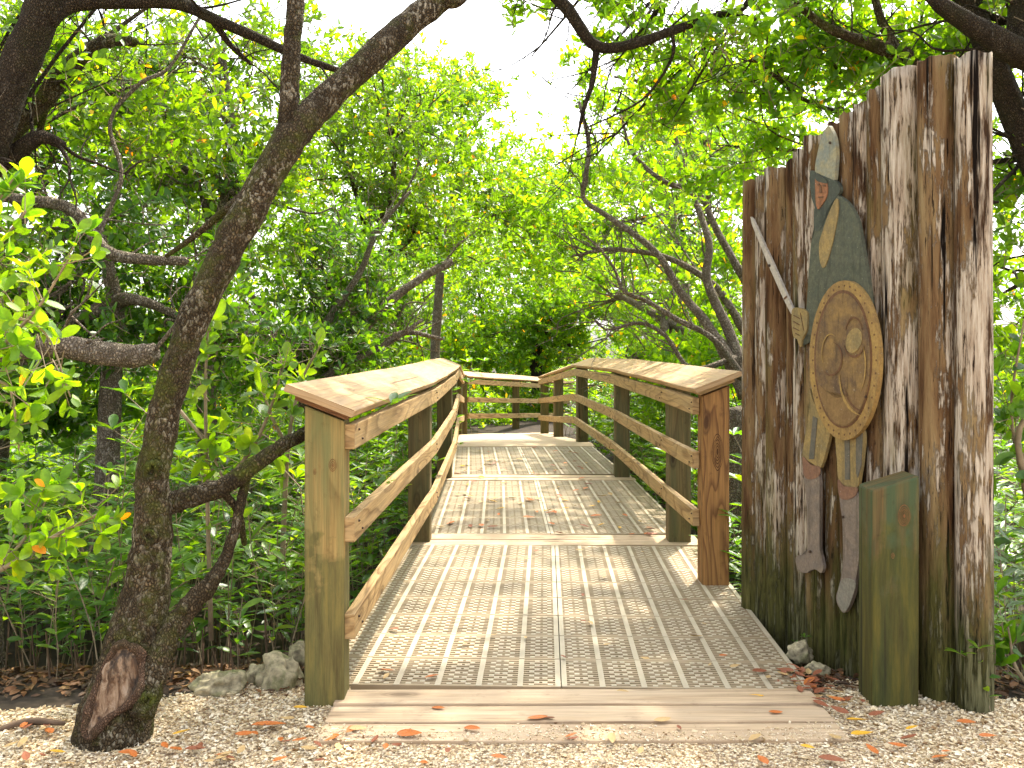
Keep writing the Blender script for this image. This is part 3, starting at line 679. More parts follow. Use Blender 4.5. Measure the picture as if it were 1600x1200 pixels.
def cut(name, pts, z, m, parent, off=(0, 0), th=.004, sm=True, sc=3.0):
    q = [(x / sc + off[0], y / sc + off[1]) for x, y in pts]
    if sm: q = smooth_poly(q, 4)
    bm = bmesh.new(); fr = [bm.verts.new(on_plane(x, y, z)) for x, y in q]; bk = [bm.verts.new(on_plane(x, y, z) - pn * th) for x, y in q]
    bm.faces.new(fr); bm.faces.new(bk[::-1])
    for i in range(len(fr)): j = (i + 1) % len(fr); bm.faces.new([fr[i], bk[i], bk[j], fr[j]])
    bmesh.ops.triangulate(bm, faces=[f for f in bm.faces if len(f.verts) > 4]); bmesh.ops.recalc_face_normals(bm, faces=bm.faces)
    return bm_obj(name, bm, M[m], parent)
U, Lw = (1160, 180), (1160, 580)
cloak = cut('cloak', [(430, 375), (455, 380), (495, 412), (530, 470), (550, 540), (570, 660), (590, 780), (600, 900), (600, 1030), (320, 1030), (302, 1030), (276, 1088), (290, 1040), (300, 900), (310, 760), (322, 600), (337, 555), (335, 450), (350, 430)], 0, 'p_cloak', sol, U, .016)
cut('chest_plate', [(440, 390), (450, 440), (430, 560), (405, 660), (380, 716), (362, 680), (360, 600), (375, 545), (400, 470)], .0035, 'p_gold', cloak, U)
hel = cut('helmet', [(400, 50), (375, 90), (355, 160), (340, 262), (380, 292), (426, 312), (436, 250), (440, 180), (433, 110), (415, 66)], 0, 'p_steel', sol, U, .016)
cut('helmet_brim', [(317, 264), (345, 268), (385, 288), (440, 312), (457, 350), (440, 385), (398, 440), (390, 500), (350, 545), (334, 500), (340, 440), (325, 390), (318, 340)], .001, 'p_dark', sol, U, .016)
face = cut('face', [(345, 285), (385, 300), (398, 340), (392, 385), (368, 425), (352, 440), (342, 400), (340, 340)], .005, 'p_face', sol, U)
for nm, pts in (('eye', [(350, 322), (360, 320), (362, 328), (352, 330)]), ('eye', [(374, 326), (388, 326), (388, 334), (375, 334)]), ('nose', [(363, 325), (368, 328), (372, 362), (358, 364), (362, 350)]), ('mouth', [(354, 382), (378, 380), (376, 387), (356, 389)])):
    cut(nm, pts, .0075, 'p_line', face, U, .002, False)
cut('visor_shadow', [(344, 282), (385, 297), (396, 318), (372, 316), (345, 304)], .0072, 'p_dark', face, U, .002)
sword = cut('sword', [(37, 476), (48, 488), (130, 668), (210, 850), (240, 918), (228, 932), (192, 862), (120, 700), (44, 512)], .003, 'p_sword', sol, U, .012, False)
cut('sword_joint', [(192, 858), (206, 846), (209, 852), (196, 865)], .0055, 'p_line', sword, U, .002, False)
hand = cut('hand', [(235, 907), (265, 903), (300, 920), (304, 960), (300, 1010), (280, 1050), (275, 1086), (262, 1070), (256, 1050), (240, 1040), (232, 1000), (230, 950)], .008, 'p_gold', sol, U, .012)
for a, bq in (((238, 940), (268, 955)), ((236, 968), (266, 985)), ((236, 998), (264, 1012)), ((246, 1024), (266, 1034)), ((270, 930), (286, 1010))):
    cut('finger_line', [a, (a[0] + 1, a[1] - 4), (bq[0], bq[1] - 4), bq], .0105, 'p_line', hand, U, .002, False)
ll = cut('trouser_leg', [(315, 85), (335, 150), (372, 200), (410, 270), (398, 350), (366, 452), (330, 442), (284, 402), (290, 330), (305, 230), (316, 150)], -.001, 'p_gold', sol, Lw, .014)
cut('stripe', [(330, 212), (350, 222), (334, 412), (311, 412)], .002, 'p_stripe', ll, Lw, .003, False)
cut('cuff', [(283, 400), (320, 438), (362, 450), (358, 490), (320, 507), (290, 492), (283, 440)], .002, 'p_cuff', ll, Lw, .003)
cut('boot', [(290, 488), (325, 500), (358, 486), (362, 600), (362, 820), (373, 880), (379, 920), (368, 946), (345, 930), (320, 932), (298, 946), (268, 936), (250, 900), (255, 866), (300, 850), (304, 750), (300, 620)], 0.0, 'p_boot', sol, Lw, .014)
rl = cut('trouser_leg', [(438, 280), (500, 260), (566, 280), (560, 420), (548, 490), (536, 547), (480, 542), (450, 505), (444, 420)], -.001, 'p_gold', sol, Lw, .014)
cut('stripe', [(478, 310), (500, 310), (503, 508), (480, 510)], .002, 'p_stripe', rl, Lw, .003, False)
cut('stripe', [(532, 300), (562, 290), (556, 440), (540, 500), (532, 480)], .002, 'p_stripe', rl, Lw, .003, False)
cut('cuff', [(447, 508), (478, 540), (536, 546), (530, 582), (490, 602), (455, 588)], .002, 'p_cuff', rl, Lw, .003)
bt = cut('boot', [(455, 583), (490, 598), (532, 565), (548, 620), (548, 850), (530, 980), (520, 1050), (492, 1118), (470, 1130), (446, 1092), (440, 1050), (466, 970), (471, 850), (468, 700)], 0.0, 'p_boot', sol, Lw, .014)
cut('worn_toe', [(466, 975), (528, 985), (518, 1050), (492, 1114), (470, 1124), (449, 1088), (445, 1052)], .002, 'p_toe', bt, Lw, .003)
def ell(cx, cy, a, bb, k=40, rot=0.0): return [(cx + a * math.cos(t) * math.cos(rot) - bb * math.sin(t) * math.sin(rot), cy + a * math.cos(t) * math.sin(rot) + bb * math.sin(t) * math.cos(rot)) for t in [2 * math.pi * i / k for i in range(k)]]
kw = dict(sm=False, sc=1.0)
sh = cut('shield', ell(1319, 563, 54.5, 125), .020, 'p_rim', sol, (0, 0), .020, **kw)
cut('groove', ell(1317, 561, 45, 108), .0225, 'p_line', sh, (0, 0), .003, **kw)
cut('shield_face', ell(1317, 562, 42.5, 104), .0250, 'p_shield', sh, (0, 0), .003, **kw)
def arc_band(cx, cy, a, bb, t0, t1, w, z, m, nm='painted_swirl'):
    ts = np.radians(np.linspace(t0, t1, 22)); bm = bmesh.new(); L = []
    for k, t in enumerate(ts):
        h = (.35 + w * math.sin(math.pi * k / 21)) / 2
        L.append([[bm.verts.new(on_plane(cx + (a + q) * math.cos(t), cy + (bb + q * 1.7) * math.sin(t), z + dz)) for q in (-h, h)] for dz in (0, -.002)])
    for k in range(21):
        (p0, p1), (r0, r1) = L[k]; (q0, q1), (s0, s1) = L[k + 1]
        bm.faces.new([p0, p1, q1, q0]); bm.faces.new([p1, r1, s1, q1]); bm.faces.new([p0, q0, s0, r0])
    bmesh.ops.recalc_face_normals(bm, faces=bm.faces); bm_obj(nm, bm, M[m], sh)
cut('painted_shade', [(1317 + 41 * math.cos(t), 562 + 102 * math.sin(t)) for t in np.radians(np.linspace(22, 158, 20))] + [(1292, 612), (1305, 622), (1330, 618), (1345, 604)], .0265, 'p_brown', sh, (0, 0), .002, **kw)
cut('painted_swirl', ell(1334, 532, 12, 20, 24, .25), .0275, 'p_gold', sh, (0, 0), .002, **kw)
arc_band(1334, 530, 17, 27, 20, 160, 2, .028, 'p_line'); arc_band(1334, 520, 13, 24, 190, 350, 1.5, .0282, 'p_line')
arc_band(1298, 560, 17, 26, -80, 130, 2, .028, 'p_line'); arc_band(1298, 552, 14, 30, 150, 300, 1.2, .0282, 'p_high')
arc_band(1352, 590, 40, 60, 100, 185, 3, .028, 'p_high'); arc_band(1350, 600, 30, 42, 95, 170, 2, .0282, 'p_line'); arc_band(1330, 570, 22, 55, -30, 50, 2, .0284, 'p_high')
for i in range(36):
    t = 2 * math.pi * i / 36; cut('stud', ell(1319 + 49.6 * math.cos(t), 563 + 116.5 * math.sin(t), 1.0, 1.7, 8), .0215, 'p_line', sh, (0, 0), .002, **kw)
for x, y in ((1296, 223), (1201, 415), (1316, 808), (1265, 862), (1352, 620)):
    cut('screw', ell(x, y, 1.6, 2.2, 8), .0265 if x == 1352 else .0085, 'screw', sol, (0, 0), .004, **kw)

# ------------------------------------------------------------------ trees
def pl(*a): return [(*at(px, py, d), w / 2 / F * d) for px, py, d, w in a]
# the leaning tree in front
T1 = thing('mangrove_tree', 'leaning forked mangrove with scaly lichen-spotted bark and a hollow scar at its foot', 'tree', at(185, 1165, 3.05))
tb = TB(); tb.tube(pl((172, 1185, 3.07, 122), (184, 1120, 3.09, 112), (205, 1030, 3.13, 92), (228, 920, 3.18, 72), (238, 820, 3.2, 60), (240, 735, 3.22, 50), (264, 620, 3.26, 48), (299, 510, 3.3, 49), (348, 405, 3.34, 50), (402, 305, 3.38, 50), (448, 225, 3.42, 52), (500, 165, 3.5, 45), (580, 90, 3.6, 43), (655, 25, 3.7, 41), (740, -40, 3.8, 38), (880, -130, 4.1, 30), (1050, -260, 4.6, 22)), 6, 28, .16)
tb.tube(pl((442, 250, 3.42, 30), (450, 190, 3.43, 32), (453, 130, 3.44, 30), (457, 60, 3.46, 28), (462, -20, 3.5, 27), (450, -160, 3.6, 26), (420, -320, 3.7, 18)), 6, 18, .14)
tb.tube(pl((222, 1120, 3.0, 38), (240, 1050, 3.08, 46), (264, 990, 3.14, 36), (296, 948, 3.2, 36), (328, 912, 3.24, 28), (352, 872, 3.28, 19), (368, 822, 3.3, 16), (380, 770, 3.34, 15), (392, 720, 3.4, 11)), 6, 16, .2)
tb.tube(pl((300, 945, 3.2, 30), (290, 945, 3.17, 18), (284, 958, 3.15, 16)), 4, 10, .2, blunt=True)
tb.tube(pl((690, 0, 3.72, 26), (712, 4, 3.72, 18), (732, -6, 3.72, 8)), 4, 8, .1)
tb.tube(pl((390, 300, 3.38, 20), (350, 330, 3.5, 14), (300, 372, 3.7, 10), (260, 400, 3.8, 7)), 4, 8, .1)
trunk = tb.obj('trunk', M['bark'], T1)
tb = TB(); tb.tube(pl((252, 792, 3.22, 36), (290, 778, 3.25, 34), (345, 762, 3.3, 30), (400, 725, 3.36, 26), (452, 690, 3.42, 22), (520, 655, 3.6, 14)), 6, 14, .2)
tb.tube(pl((345, 765, 3.3, 14), (372, 800, 3.36, 12), (382, 850, 3.42, 9)), 4, 8, .1)
tb.obj('limb', M['bark_moss'], T1)
lb = LB()  # unseen canopy and its limbs, added above the deck to dapple the sunlight
for c, r_, n_ in (((.2, 4.4, 4.0), (1.0, .9, .45), 170), ((1.3, 5.2, 4.4), (1.1, 1.0, .5), 200), ((-.4, 6.2, 4.7), (1.2, 1.2, .5), 240), ((.6, 7.6, 5.3), (1.5, 1.3, .5), 260), ((2.4, 6.4, 4.6), (1.0, 1.2, .5), 190), ((-.6, 9.4, 6.4), (1.6, 1.3, .5), 260)):
    lb.blob(c, r_, n_, .075, 6)
lb.obj('crown', M['leaf'], T1)
tb = TB()
for e in ((.2, 4.4, 4.0), (1.3, 5.2, 4.4), (-.4, 6.2, 4.7), (.6, 7.6, 5.3), (-.6, 9.4, 6.4)):
    a = at(880, -130, 4.1); tb.tube([(*a, .035), (*a.lerp(Vector(e), .5), .028), (*e, .012)], 4, 8, .1)
tb.obj('upper_limb', M['bark'], T1)
# scar: healed lip round an open face of dead wood
from mathutils.bvhtree import BVHTree
tm = trunk.data; o1 = wloc(trunk); bvh = BVHTree.FromPolygons([v.co + o1 for v in tm.vertices], [tuple(p.vertices) for p in tm.polygons])
def on_bark(px, py, out=.0):
    e = Vector((0, 0, HC)); r = Vector(((px - 800) / F, 1, -(py - HZ) / F)).normalized(); h, n_, _, _ = bvh.ray_cast(e, r)
    if h is None: h, n_, _, _ = bvh.find_nearest(e + r * 3.12)
    return h + n_ * out
spx = [(204, 1008), (219, 1020), (223, 1048), (221, 1076), (207, 1098), (186, 1112), (168, 1124), (152, 1142), (140, 1152), (134, 1138), (144, 1100), (158, 1058), (178, 1020), (190, 1006)]
lip = TB(); P_ = [on_bark(x, y, .006) for x, y in spx]
lip.tube([(*p, .013 + .004 * math.sin(i * 2.1)) for i, p in enumerate(P_ + P_[:1])], 5, 8, .3)
lo = lip.obj('bark_scar', M['lip'], trunk)
bm = bmesh.new(); cxy = (181, 1068); K = 7; rows = []
for k in range(K + 1):
    f = k / K; rows.append([bm.verts.new(on_bark(cxy[0] + (x - cxy[0]) * f, cxy[1] + (y - cxy[1]) * f, .007 + .012 * noise.fractal(Vector((x * .05 * f, y * .008, 2)), 1, 2, 4))) for x, y in smooth_poly(spx, 3)] if k else [bm.verts.new(on_bark(*cxy, .008))])
m_ = len(rows[1])
for q in range(m_): bm.faces.new([rows[0][0], rows[1][q], rows[1][(q + 1) % m_]])
for k in range(1, K):
    for q in range(m_): bm.faces.new([rows[k][q], rows[k + 1][q], rows[k + 1][(q + 1) % m_], rows[k][(q + 1) % m_]])
bm_obj('dead_wood', bm, M['scar'], trunk, smooth=True)
for kx, ky, rr_ in ((235, 838, 8), (238, 735, 11), (232, 1094, 9)):
    k_ = TB(); c_ = on_bark(kx, ky, .0); kr = rr_ / F * 3.1
    k_.tube([(*(c_ + Vector((math.cos(a) * kr * (1 + .3 * math.sin(a * 2 + kx)), -.003, math.sin(a) * kr * 1.1))), kr * (.55 + .15 * math.sin(a * 3))) for a in [2 * math.pi * i / 8 for i in range(9)]], 4, 7, .45)
    k_.obj('knot', M['bark_moss'], trunk)

def side_twigs(tb, P, n, L, w, rs, depth=1):
    C = catmull(P, 6)
    for _ in range(n):
        i = rs.randrange(len(C) // 4, len(C) - 1); a = Vector(C[i, :3]); t = Vector(C[min(i + 1, len(C) - 1), :3] - C[i - 1, :3]).normalized()
        d = (t * .8 + Vector((rs.uniform(-1, 1), rs.uniform(-1, 1), rs.uniform(-.6, 1.1)))).normalized(); l = L * rs.uniform(.4, 1.2); pts = [(*a, w)]
        for j in range(1, 5):
            d = (d + Vector((rs.uniform(-1, 1), rs.uniform(-1, 1), rs.uniform(-.7, .9))) * .38).normalized(); a = a + d * l / 4; pts.append((*a, w * (1 - j / 5.2)))
        tb.tube(pts, 3, 5, 0)
        if depth: side_twigs(tb, pts, 3, L * .5, w * .5, rs, depth - 1)
def tree(label, base, fork, blobs, r=.07, lr=None, leaf='leaf', bark='bark_pale', L=.066, k=8, dens=1.0, twisty=.25, name='mangrove_tree', cat='tree', paths=None, seed=0, asp=.42, group=None, tw=4):
    """base, fork: world points; blobs: (px,py,d,rx,ry,rz,n). limbs run from the fork into every blob"""
    root = thing(name, label, cat, base, group); rs = random.Random(seed)
    tb = TB(); base = Vector(base); fork = Vector(fork); m = base.lerp(fork, .5) + Vector((rs.uniform(-1, 1), rs.uniform(-1, 1), 0)) * twisty * .5
    tb.tube([(*base, r * 1.4), (*base.lerp(m, .5), r * 1.05), (*m, r), (*fork, r * .8)], 5, 10, .15)
    lb = LB(); lb.fine = min(b_[2] for b_ in blobs) < 6.3; R0 = r; r = lr or r
    for (px, py, d, rx, ry, rz, n) in blobs:
        c = at(px, py, d); mm = fork.lerp(c, .5) + Vector((rs.uniform(-1, 1), rs.uniform(-1, 1), rs.uniform(-.6, .8))) * twisty
        tb.tube([(*fork, r * .7), (*mm, r * .42), (*c, r * .25), (*(c + (c - mm) * .35), r * .08)], 5, 8, .12)
        side_twigs(tb, [(*fork, .01), (*mm, .01), (*c, .01), (*(c + (c - mm) * .35), .01)], 7, .75, min(.011, r * .16), rs)
        for q in range(9):
            e = c + Vector((rs.uniform(-1, 1) * rx, rs.uniform(-1, 1) * ry, rs.uniform(-1, 1) * rz)) * .9
            h = mm.lerp(c, rs.uniform(.2, 1)); g = h.lerp(e, .5) + Vector((rs.uniform(-1, 1), rs.uniform(-1, 1), rs.uniform(-1, 1))) * .16; g2 = g.lerp(e, .5) + Vector((rs.uniform(-1, 1), rs.uniform(-1, 1), rs.uniform(-1, 1))) * .10
            w = rs.uniform(.5, 1.2); tb.tube([(*h, r * .16 * w), (*g, r * .12 * w), (*g2, r * .08 * w), (*e, .003)], 4, 5, 0)
        lb.blob(c, (rx, ry, rz), int(n * dens), L, k, asp=asp)
    for p in (paths or []):
        tb.tube(p[0], 5, p[1], .15, blunt=(len(p) > 2)); side_twigs(tb, p[0], tw, .5, max(.0035, p[0][0][3] * .22 if p[0][0][3] < .05 else .007), rs)
    tb.obj('trunk', M[bark], root); lb.obj('crown', M[leaf], root, twigm=M['twig']); return root
def gb(px, d, dy=0): p = at(px, 0, d); return (p.x, p.y, ground_z(p.x, p.y) - .05)
def fk(px, py, d): return tuple(at(px, py, d))

exec_list = []
# upper-left near tree with dark limbs arching over the top
tree('dark thick-limbed mangrove cutting the upper left corner, its limb arching along the top', gb(-160, 4.1), fk(-60, 330, 4.0),
     [(-60, 120, 4.6, .9, .6, .7, 260), (330, -190, 4.6, 1.5, .8, .5, 200), (120, -100, 4.4, 1.0, .8, .4, 130)], .05, .02, 'leaf', 'bark_dark', seed=1,
     paths=[(pl((-60, 330, 4.0, 62), (-14, 220, 4.0, 58), (22, 120, 4.0, 56), (56, 40, 4.0, 54), (90, -60, 4.0, 48)), 16),
            (pl((70, 30, 4.0, 40), (110, 6, 4.05, 28), (190, 2, 4.1, 24), (275, 4, 4.15, 22), (330, 28, 4.2, 17), (400, 58, 4.3, 16), (470, 90, 4.4, 12), (560, 120, 4.6, 8)), 12),
            (pl((330, 28, 4.2, 12), (360, 70, 4.3, 9), (392, 100, 4.4, 6)), 6),
            (pl((-50, 280, 4.1, 34), (10, 250, 4.1, 30), (60, 215, 4.1, 24), (102, 228, 4.15, 14)), 8, 1)])
tree('grey-green mossy mangrove bent rightward at the upper left, beneath the dark arching limb', gb(-120, 4.7), fk(-60, 330, 4.7),
     [(60, 60, 5.2, .8, .5, .6, 250), (250, 120, 5.6, .8, .5, .6, 240)], .06, .025, 'leaf', 'bark_moss', seed=2,
     paths=[(pl((-60, 330, 4.7, 40), (0, 225, 4.6, 34), (60, 165, 4.6, 32), (100, 115, 4.6, 30), (140, 78, 4.6, 24), (178, 62, 4.65, 20), (212, 66, 4.7, 14)), 12),
            (pl((70, 165, 4.6, 16), (60, 210, 4.7, 10), (36, 255, 4.8, 6)), 6),
            (pl((140, 78, 4.6, 12), (190, 40, 4.7, 8), (240, 5, 4.8, 5)), 6)])
tree('pale barked mangrove at the left edge with a snapped horizontal branch', gb(-8, 3.9), fk(-14, 560, 3.9),
     [(-60, 330, 4.4, .5, .4, .6, 150)], .034, .02, 'leaf', 'bark_pale', seed=3, twisty=.08,
     paths=[(pl((-14, 560, 3.9, 34), (40, 545, 3.85, 34), (100, 541, 3.8, 36), (160, 553, 3.78, 38), (215, 556, 3.76, 36), (243, 550, 3.75, 30)), 16, 1),
            (pl((-30, 300, 4.6, 16), (30, 312, 4.6, 17), (100, 322, 4.6, 19), (135, 352, 4.6, 20), (165, 392, 4.6, 20), (215, 405, 4.6, 17), (290, 408, 4.6, 14)), 10),
            (pl((150, 372, 4.6, 10), (170, 330, 4.65, 8), (190, 270, 4.7, 7), (172, 190, 4.8, 7), (220, 130, 4.9, 7), (265, 105, 5, 6), (310, 30, 5.1, 5)), 6)])
# left woodland, near to far
LT = [
 ('bushy mangrove behind the forked trunk, leaves thick beside its lower stem', 150, 5.6, (180, 470), [(150, 350, 5.8, .8, .6, .6, 300), (330, 520, 5.8, .7, .5, .45, 260), (60, 500, 5.5, .6, .5, .5, 230)], 'leaf_dark'),
 ('mangrove with crown filling the space left of the fork of the leaning tree', 330, 6.8, (320, 430), [(230, 200, 7.2, 1.0, .8, .8, 360), (380, 300, 7.0, .8, .7, .7, 320), (350, 90, 7.2, 1.0, .8, .7, 330)], 'leaf'),
 ('mangrove spreading over the left railing with slanting brown stems', 520, 7.6, (500, 560), [(520, 430, 7.8, .9, .7, .6, 420), (430, 560, 7.2, .8, .5, .4, 300), (610, 520, 8.6, .7, .6, .45, 300)], 'leaf_dark'),
 ('mangrove under the long right-leaning limb of the forked tree', 560, 9.5, (560, 420), [(540, 250, 9.6, 1.2, .9, .9, 480), (650, 350, 10, 1.1, .9, .8, 460), (600, 150, 9.8, 1.1, .9, .7, 320)], 'leaf'),
 ('bright yellow-green mangrove rising left of the sky gap', 690, 13, (690, 400), [(700, 250, 13.2, 1.5, 1.2, 1.1, 520), (790, 330, 13.6, 1.3, 1.1, 1.0, 460), (640, 160, 13, 1.3, 1.1, .9, 330), (720, 150, 13.4, .8, .8, .5, 160)], 'leaf_lime'),
 ('deep shaded mangrove at the far left beyond the leaning tree', -20, 7.0, (0, 420), [(-60, 250, 7, 1.0, .8, 1.0, 330), (60, 600, 6.6, 1.0, .6, .5, 330), (110, 130, 7.2, .9, .8, .7, 260)], 'leaf_dark'),
]
for i, (lab, bx_, bd, (fx, fy), blobs, lf) in enumerate(LT):
    extra = []
    if i == 2:
        extra = [(pl((470, 640, 7.2, 20), (530, 570, 7.3, 17), (590, 490, 7.4, 15), (650, 440, 7.5, 13), (706, 408, 7.6, 13)), 9, 1), (pl((480, 640, 7.2, 16), (560, 555, 7.5, 11), (630, 520, 7.7, 9), (690, 530, 7.8, 6)), 8),
                 (pl((450, 640, 7.2, 16), (500, 520, 7.3, 13), (560, 430, 7.4, 10), (590, 360, 7.5, 8), (640, 300, 7.6, 5)), 8), (pl((460, 640, 7.1, 14), (520, 580, 7.1, 11), (600, 540, 7.2, 9), (660, 500, 7.3, 6)), 7), (pl((440, 640, 7.1, 13), (430, 520, 7.1, 11), (360, 420, 7.2, 8), (340, 360, 7.3, 5)), 7)]
    tree(lab, gb(bx_, bd), fk(fx, fy, bd), blobs, .07, None, lf, 'bark_pale' if i != 3 else 'bark', seed=10 + i, L=.066 if i < 4 else .085, k=8, paths=extra, dens=1.55)
# right side
tree('pale twisting bare-branched mangrove leaning in beyond the right railing', gb(1190, 7.5), fk(1165, 560, 7.4),
     [(1090, 380, 8.8, .9, .8, .6, 170), (1140, 470, 8.6, .8, .7, .6, 230), (1000, 300, 9, .9, .8, .6, 130)], .045, .022, 'leaf_lime', 'bark_pale', seed=30, L=.085, tw=16,
     paths=[(pl((1165, 620, 7.3, 24), (1138, 560, 7.4, 20), (1100, 500, 7.5, 15), (1062, 455, 7.6, 13), (1030, 400, 7.6, 11), (985, 362, 7.7, 10), (945, 335, 7.8, 9), (912, 310, 7.9, 8), (916, 270, 7.9, 8), (920, 225, 8, 7), (905, 160, 8.1, 5)), 9),
            (pl((1162, 590, 7.4, 20), (1140, 520, 7.5, 17), (1105, 440, 7.6, 14), (1108, 380, 7.7, 12), (1085, 310, 7.9, 10), (1062, 240, 7.9, 9), (1040, 180, 8, 8), (1000, 130, 8.1, 6), (960, 120, 8.2, 4)), 9),
            (pl((1160, 590, 7.3, 14), (1115, 530, 7.1, 10), (1060, 500, 7.1, 9), (1010, 470, 7.2, 7), (975, 455, 7.2, 6), (960, 420, 7.3, 5), (935, 385, 7.4, 4)), 7),
            (pl((1150, 560, 7.3, 12), (1080, 575, 7.2, 8), (1040, 525, 7.3, 7), (1000, 505, 7.4, 6), (950, 515, 7.4, 4), (930, 500, 7.4, 3)), 7),
            (pl((1165, 520, 7.9, 16), (1120, 450, 8, 12), (1060, 410, 8.1, 10), (1010, 395, 8.1, 8), (950, 390, 8.2, 7), (895, 400, 8.3, 4)), 7),
            (pl((1165, 440, 7.9, 14), (1120, 360, 8, 11), (1090, 300, 8.1, 9), (1040, 285, 8.1, 8), (990, 240, 8.2, 6), (970, 180, 8.3, 4)), 7),
            (pl((1155, 640, 6.6, 40), (1148, 740, 6.6, 44), (1152, 860, 6.6, 50)), 12)])
tree('dark overhanging mangrove bough dipping in from the top right of the sky gap', gb(1950, 5.2), fk(1350, -420, 5.0),
     [(1000, 50, 5.2, .42, .4, .3, 60), (1110, 90, 5.3, .4, .4, .3, 70), (880, 30, 5.6, .45, .4, .25, 50), (980, -120, 5.2, .9, .7, .35, 100), (1000, 170, 5.6, .35, .35, .25, 40), (955, 190, 8.5, .45, .4, .5, 70), (920, 110, 8.5, .35, .4, .35, 40), (1060, 150, 7.5, .5, .4, .5, 80)], .07, .03, 'leaf_lime', 'bark_dark', seed=31, L=.07,
     paths=[(pl((1350, -420, 5, 40), (1080, -330, 5, 30), (900, -120, 5, 26), (862, -30, 5, 22), (895, 25, 5, 20), (932, 72, 5, 18), (985, 70, 5, 16), (1060, 45, 5, 14), (1130, 22, 5, 10), (1180, 30, 5, 6)), 12),
            (pl((932, 76, 5, 12), (925, 130, 5, 9), (912, 170, 5, 7), (903, 210, 5, 4)), 7),
            (pl((1050, 48, 5, 7), (1050, 90, 5, 5), (1010, 150, 5, 4), (960, 180, 5, 3), (915, 200, 5, 2)), 6)])
tree('broad-leaved mangrove reaching over the top of the palisade', gb(1380, 6.2), fk(1420, 200, 6),
     [(1200, 110, 5.6, .75, .5, .45, 210), (1290, 30, 5.7, .8, .5, .5, 220), (1440, 20, 5.6, .9, .5, .4, 190), (1180, 230, 6, .55, .4, .45, 150), (1230, -60, 5.4, .9, .4, .3, 90)], .06, .035, 'leaf_lime', 'bark', seed=32, L=.074,
     paths=[(pl((1460, 190, 5.4, 40), (1420, 100, 5.4, 32), (1395, 80, 5.4, 26), (1340, 62, 5.4, 18), (1280, 35, 5.4, 13), (1220, -20, 5.4, 9)), 10),
            (pl((1400, 78, 5.4, 20), (1385, 50, 5.4, 16), (1370, 10, 5.4, 13), (1360, -60, 5.4, 10)), 8)])
tree('thick dark trunked mangrove behind the right end of the palisade', gb(2000, 5.0), fk(1960, 250, 4.9),
     [(1580, 250, 5.2, .5, .5, .5, 140), (1620, 430, 5.2, .45, .5, .5, 130), (1560, 30, 5, .7, .6, .5, 120), (1690, -80, 4.8, .9, .7, .4, 120)], .075, None, 'leaf', 'bark_dark', seed=33, L=.074,
     paths=[(pl((1960, 300, 4.9, 60), (1780, 170, 4.8, 56), (1680, 112, 4.7, 52), (1600, 85, 4.6, 46), (1540, 52, 4.6, 36), (1480, 15, 4.6, 26), (1440, -20, 4.6, 18)), 12),
            (pl((1600, 100, 4.7, 40), (1588, 50, 4.7, 30), (1600, -40, 4.7, 26)), 10)])
tree('leafy mangrove glimpsed through and beyond the right railing', gb(1060, 10.5), fk(1040, 500, 10.4),
     [(1060, 330, 10.5, 1.3, 1.0, .9, 420), (960, 470, 11.5, 1.2, 1.0, .7, 480), (1120, 560, 9.5, .9, .8, .6, 380), (1000, 570, 10, .8, .7, .5, 300), (1100, 220, 10.5, 1.2, 1, .7, 260)], .08, None, 'leaf_lime', 'bark_pale', seed=34, L=.09)
tree('tall sunlit mangrove right of the sky gap, behind the bare branches', gb(1100, 14), fk(1050, 330, 13.8),
     [(1000, 260, 14, 1.6, 1.2, 1.1, 420), (1120, 180, 14, 1.5, 1.2, 1.0, 380), (920, 360, 14.5, 1.3, 1.1, .9, 420)], .08, None, 'leaf_lime', 'bark_pale', seed=35, L=.10)
# far centre trees beyond the bend
FT = [('dense mangrove straight ahead behind the far railing', 760, 23.5, [(740, 420, 23, 2.2, 1.4, 1.3, 620), (800, 520, 22.5, 2.4, 1.2, 1.2, 720), (700, 560, 21.5, 1.8, 1, .9, 520)], 'leaf_lime'),
      ('mangrove with a dark crooked stem above the far railing', 850, 24.5, [(870, 420, 24, 2.2, 1.4, 1.4, 620), (900, 530, 23.5, 2.2, 1.2, 1.1, 640), (850, 330, 24.5, 1.8, 1.4, 1.2, 380), (860, 500, 21.6, 1.7, .5, .8, 330)], 'leaf_lime'),
      ('far mangrove left of the dense one, above the left railing end', 640, 21, [(620, 470, 20, 2.0, 1.2, 1.2, 560), (560, 560, 18, 1.6, 1, .8, 460)], 'leaf'),
      ('far yellow-green mangrove behind the right railing bend', 990, 23, [(980, 500, 22, 2.2, 1.3, 1.2, 640), (1050, 590, 20, 1.8, 1.1, .9, 520), (960, 380, 23, 2, 1.3, 1.2, 460)], 'leaf_lime')]
for i, (lab, bx_, bd, blobs, lf) in enumerate(FT):
    ex = [(pl((845, 700, 22.4, 16), (838, 590, 22.4, 16), (835, 560, 22.4, 14), (850, 530, 22.4, 12), (872, 512, 22.4, 11), (870, 490, 22.4, 9), (845, 480, 22.4, 6)), 8), (pl((850, 535, 22.4, 9), (838, 515, 22.4, 6), (842, 500, 22.4, 4)), 6), (pl((872, 512, 22.4, 8), (890, 540, 22.4, 6)), 6)] if i == 1 else []
    tree(lab, gb(bx_, bd), fk(bx_, 560, bd), blobs, .10, None, lf, 'bark' if i != 1 else 'bark_dark', seed=50 + i, L=.115, k=8, dens=1.5, paths=ex)
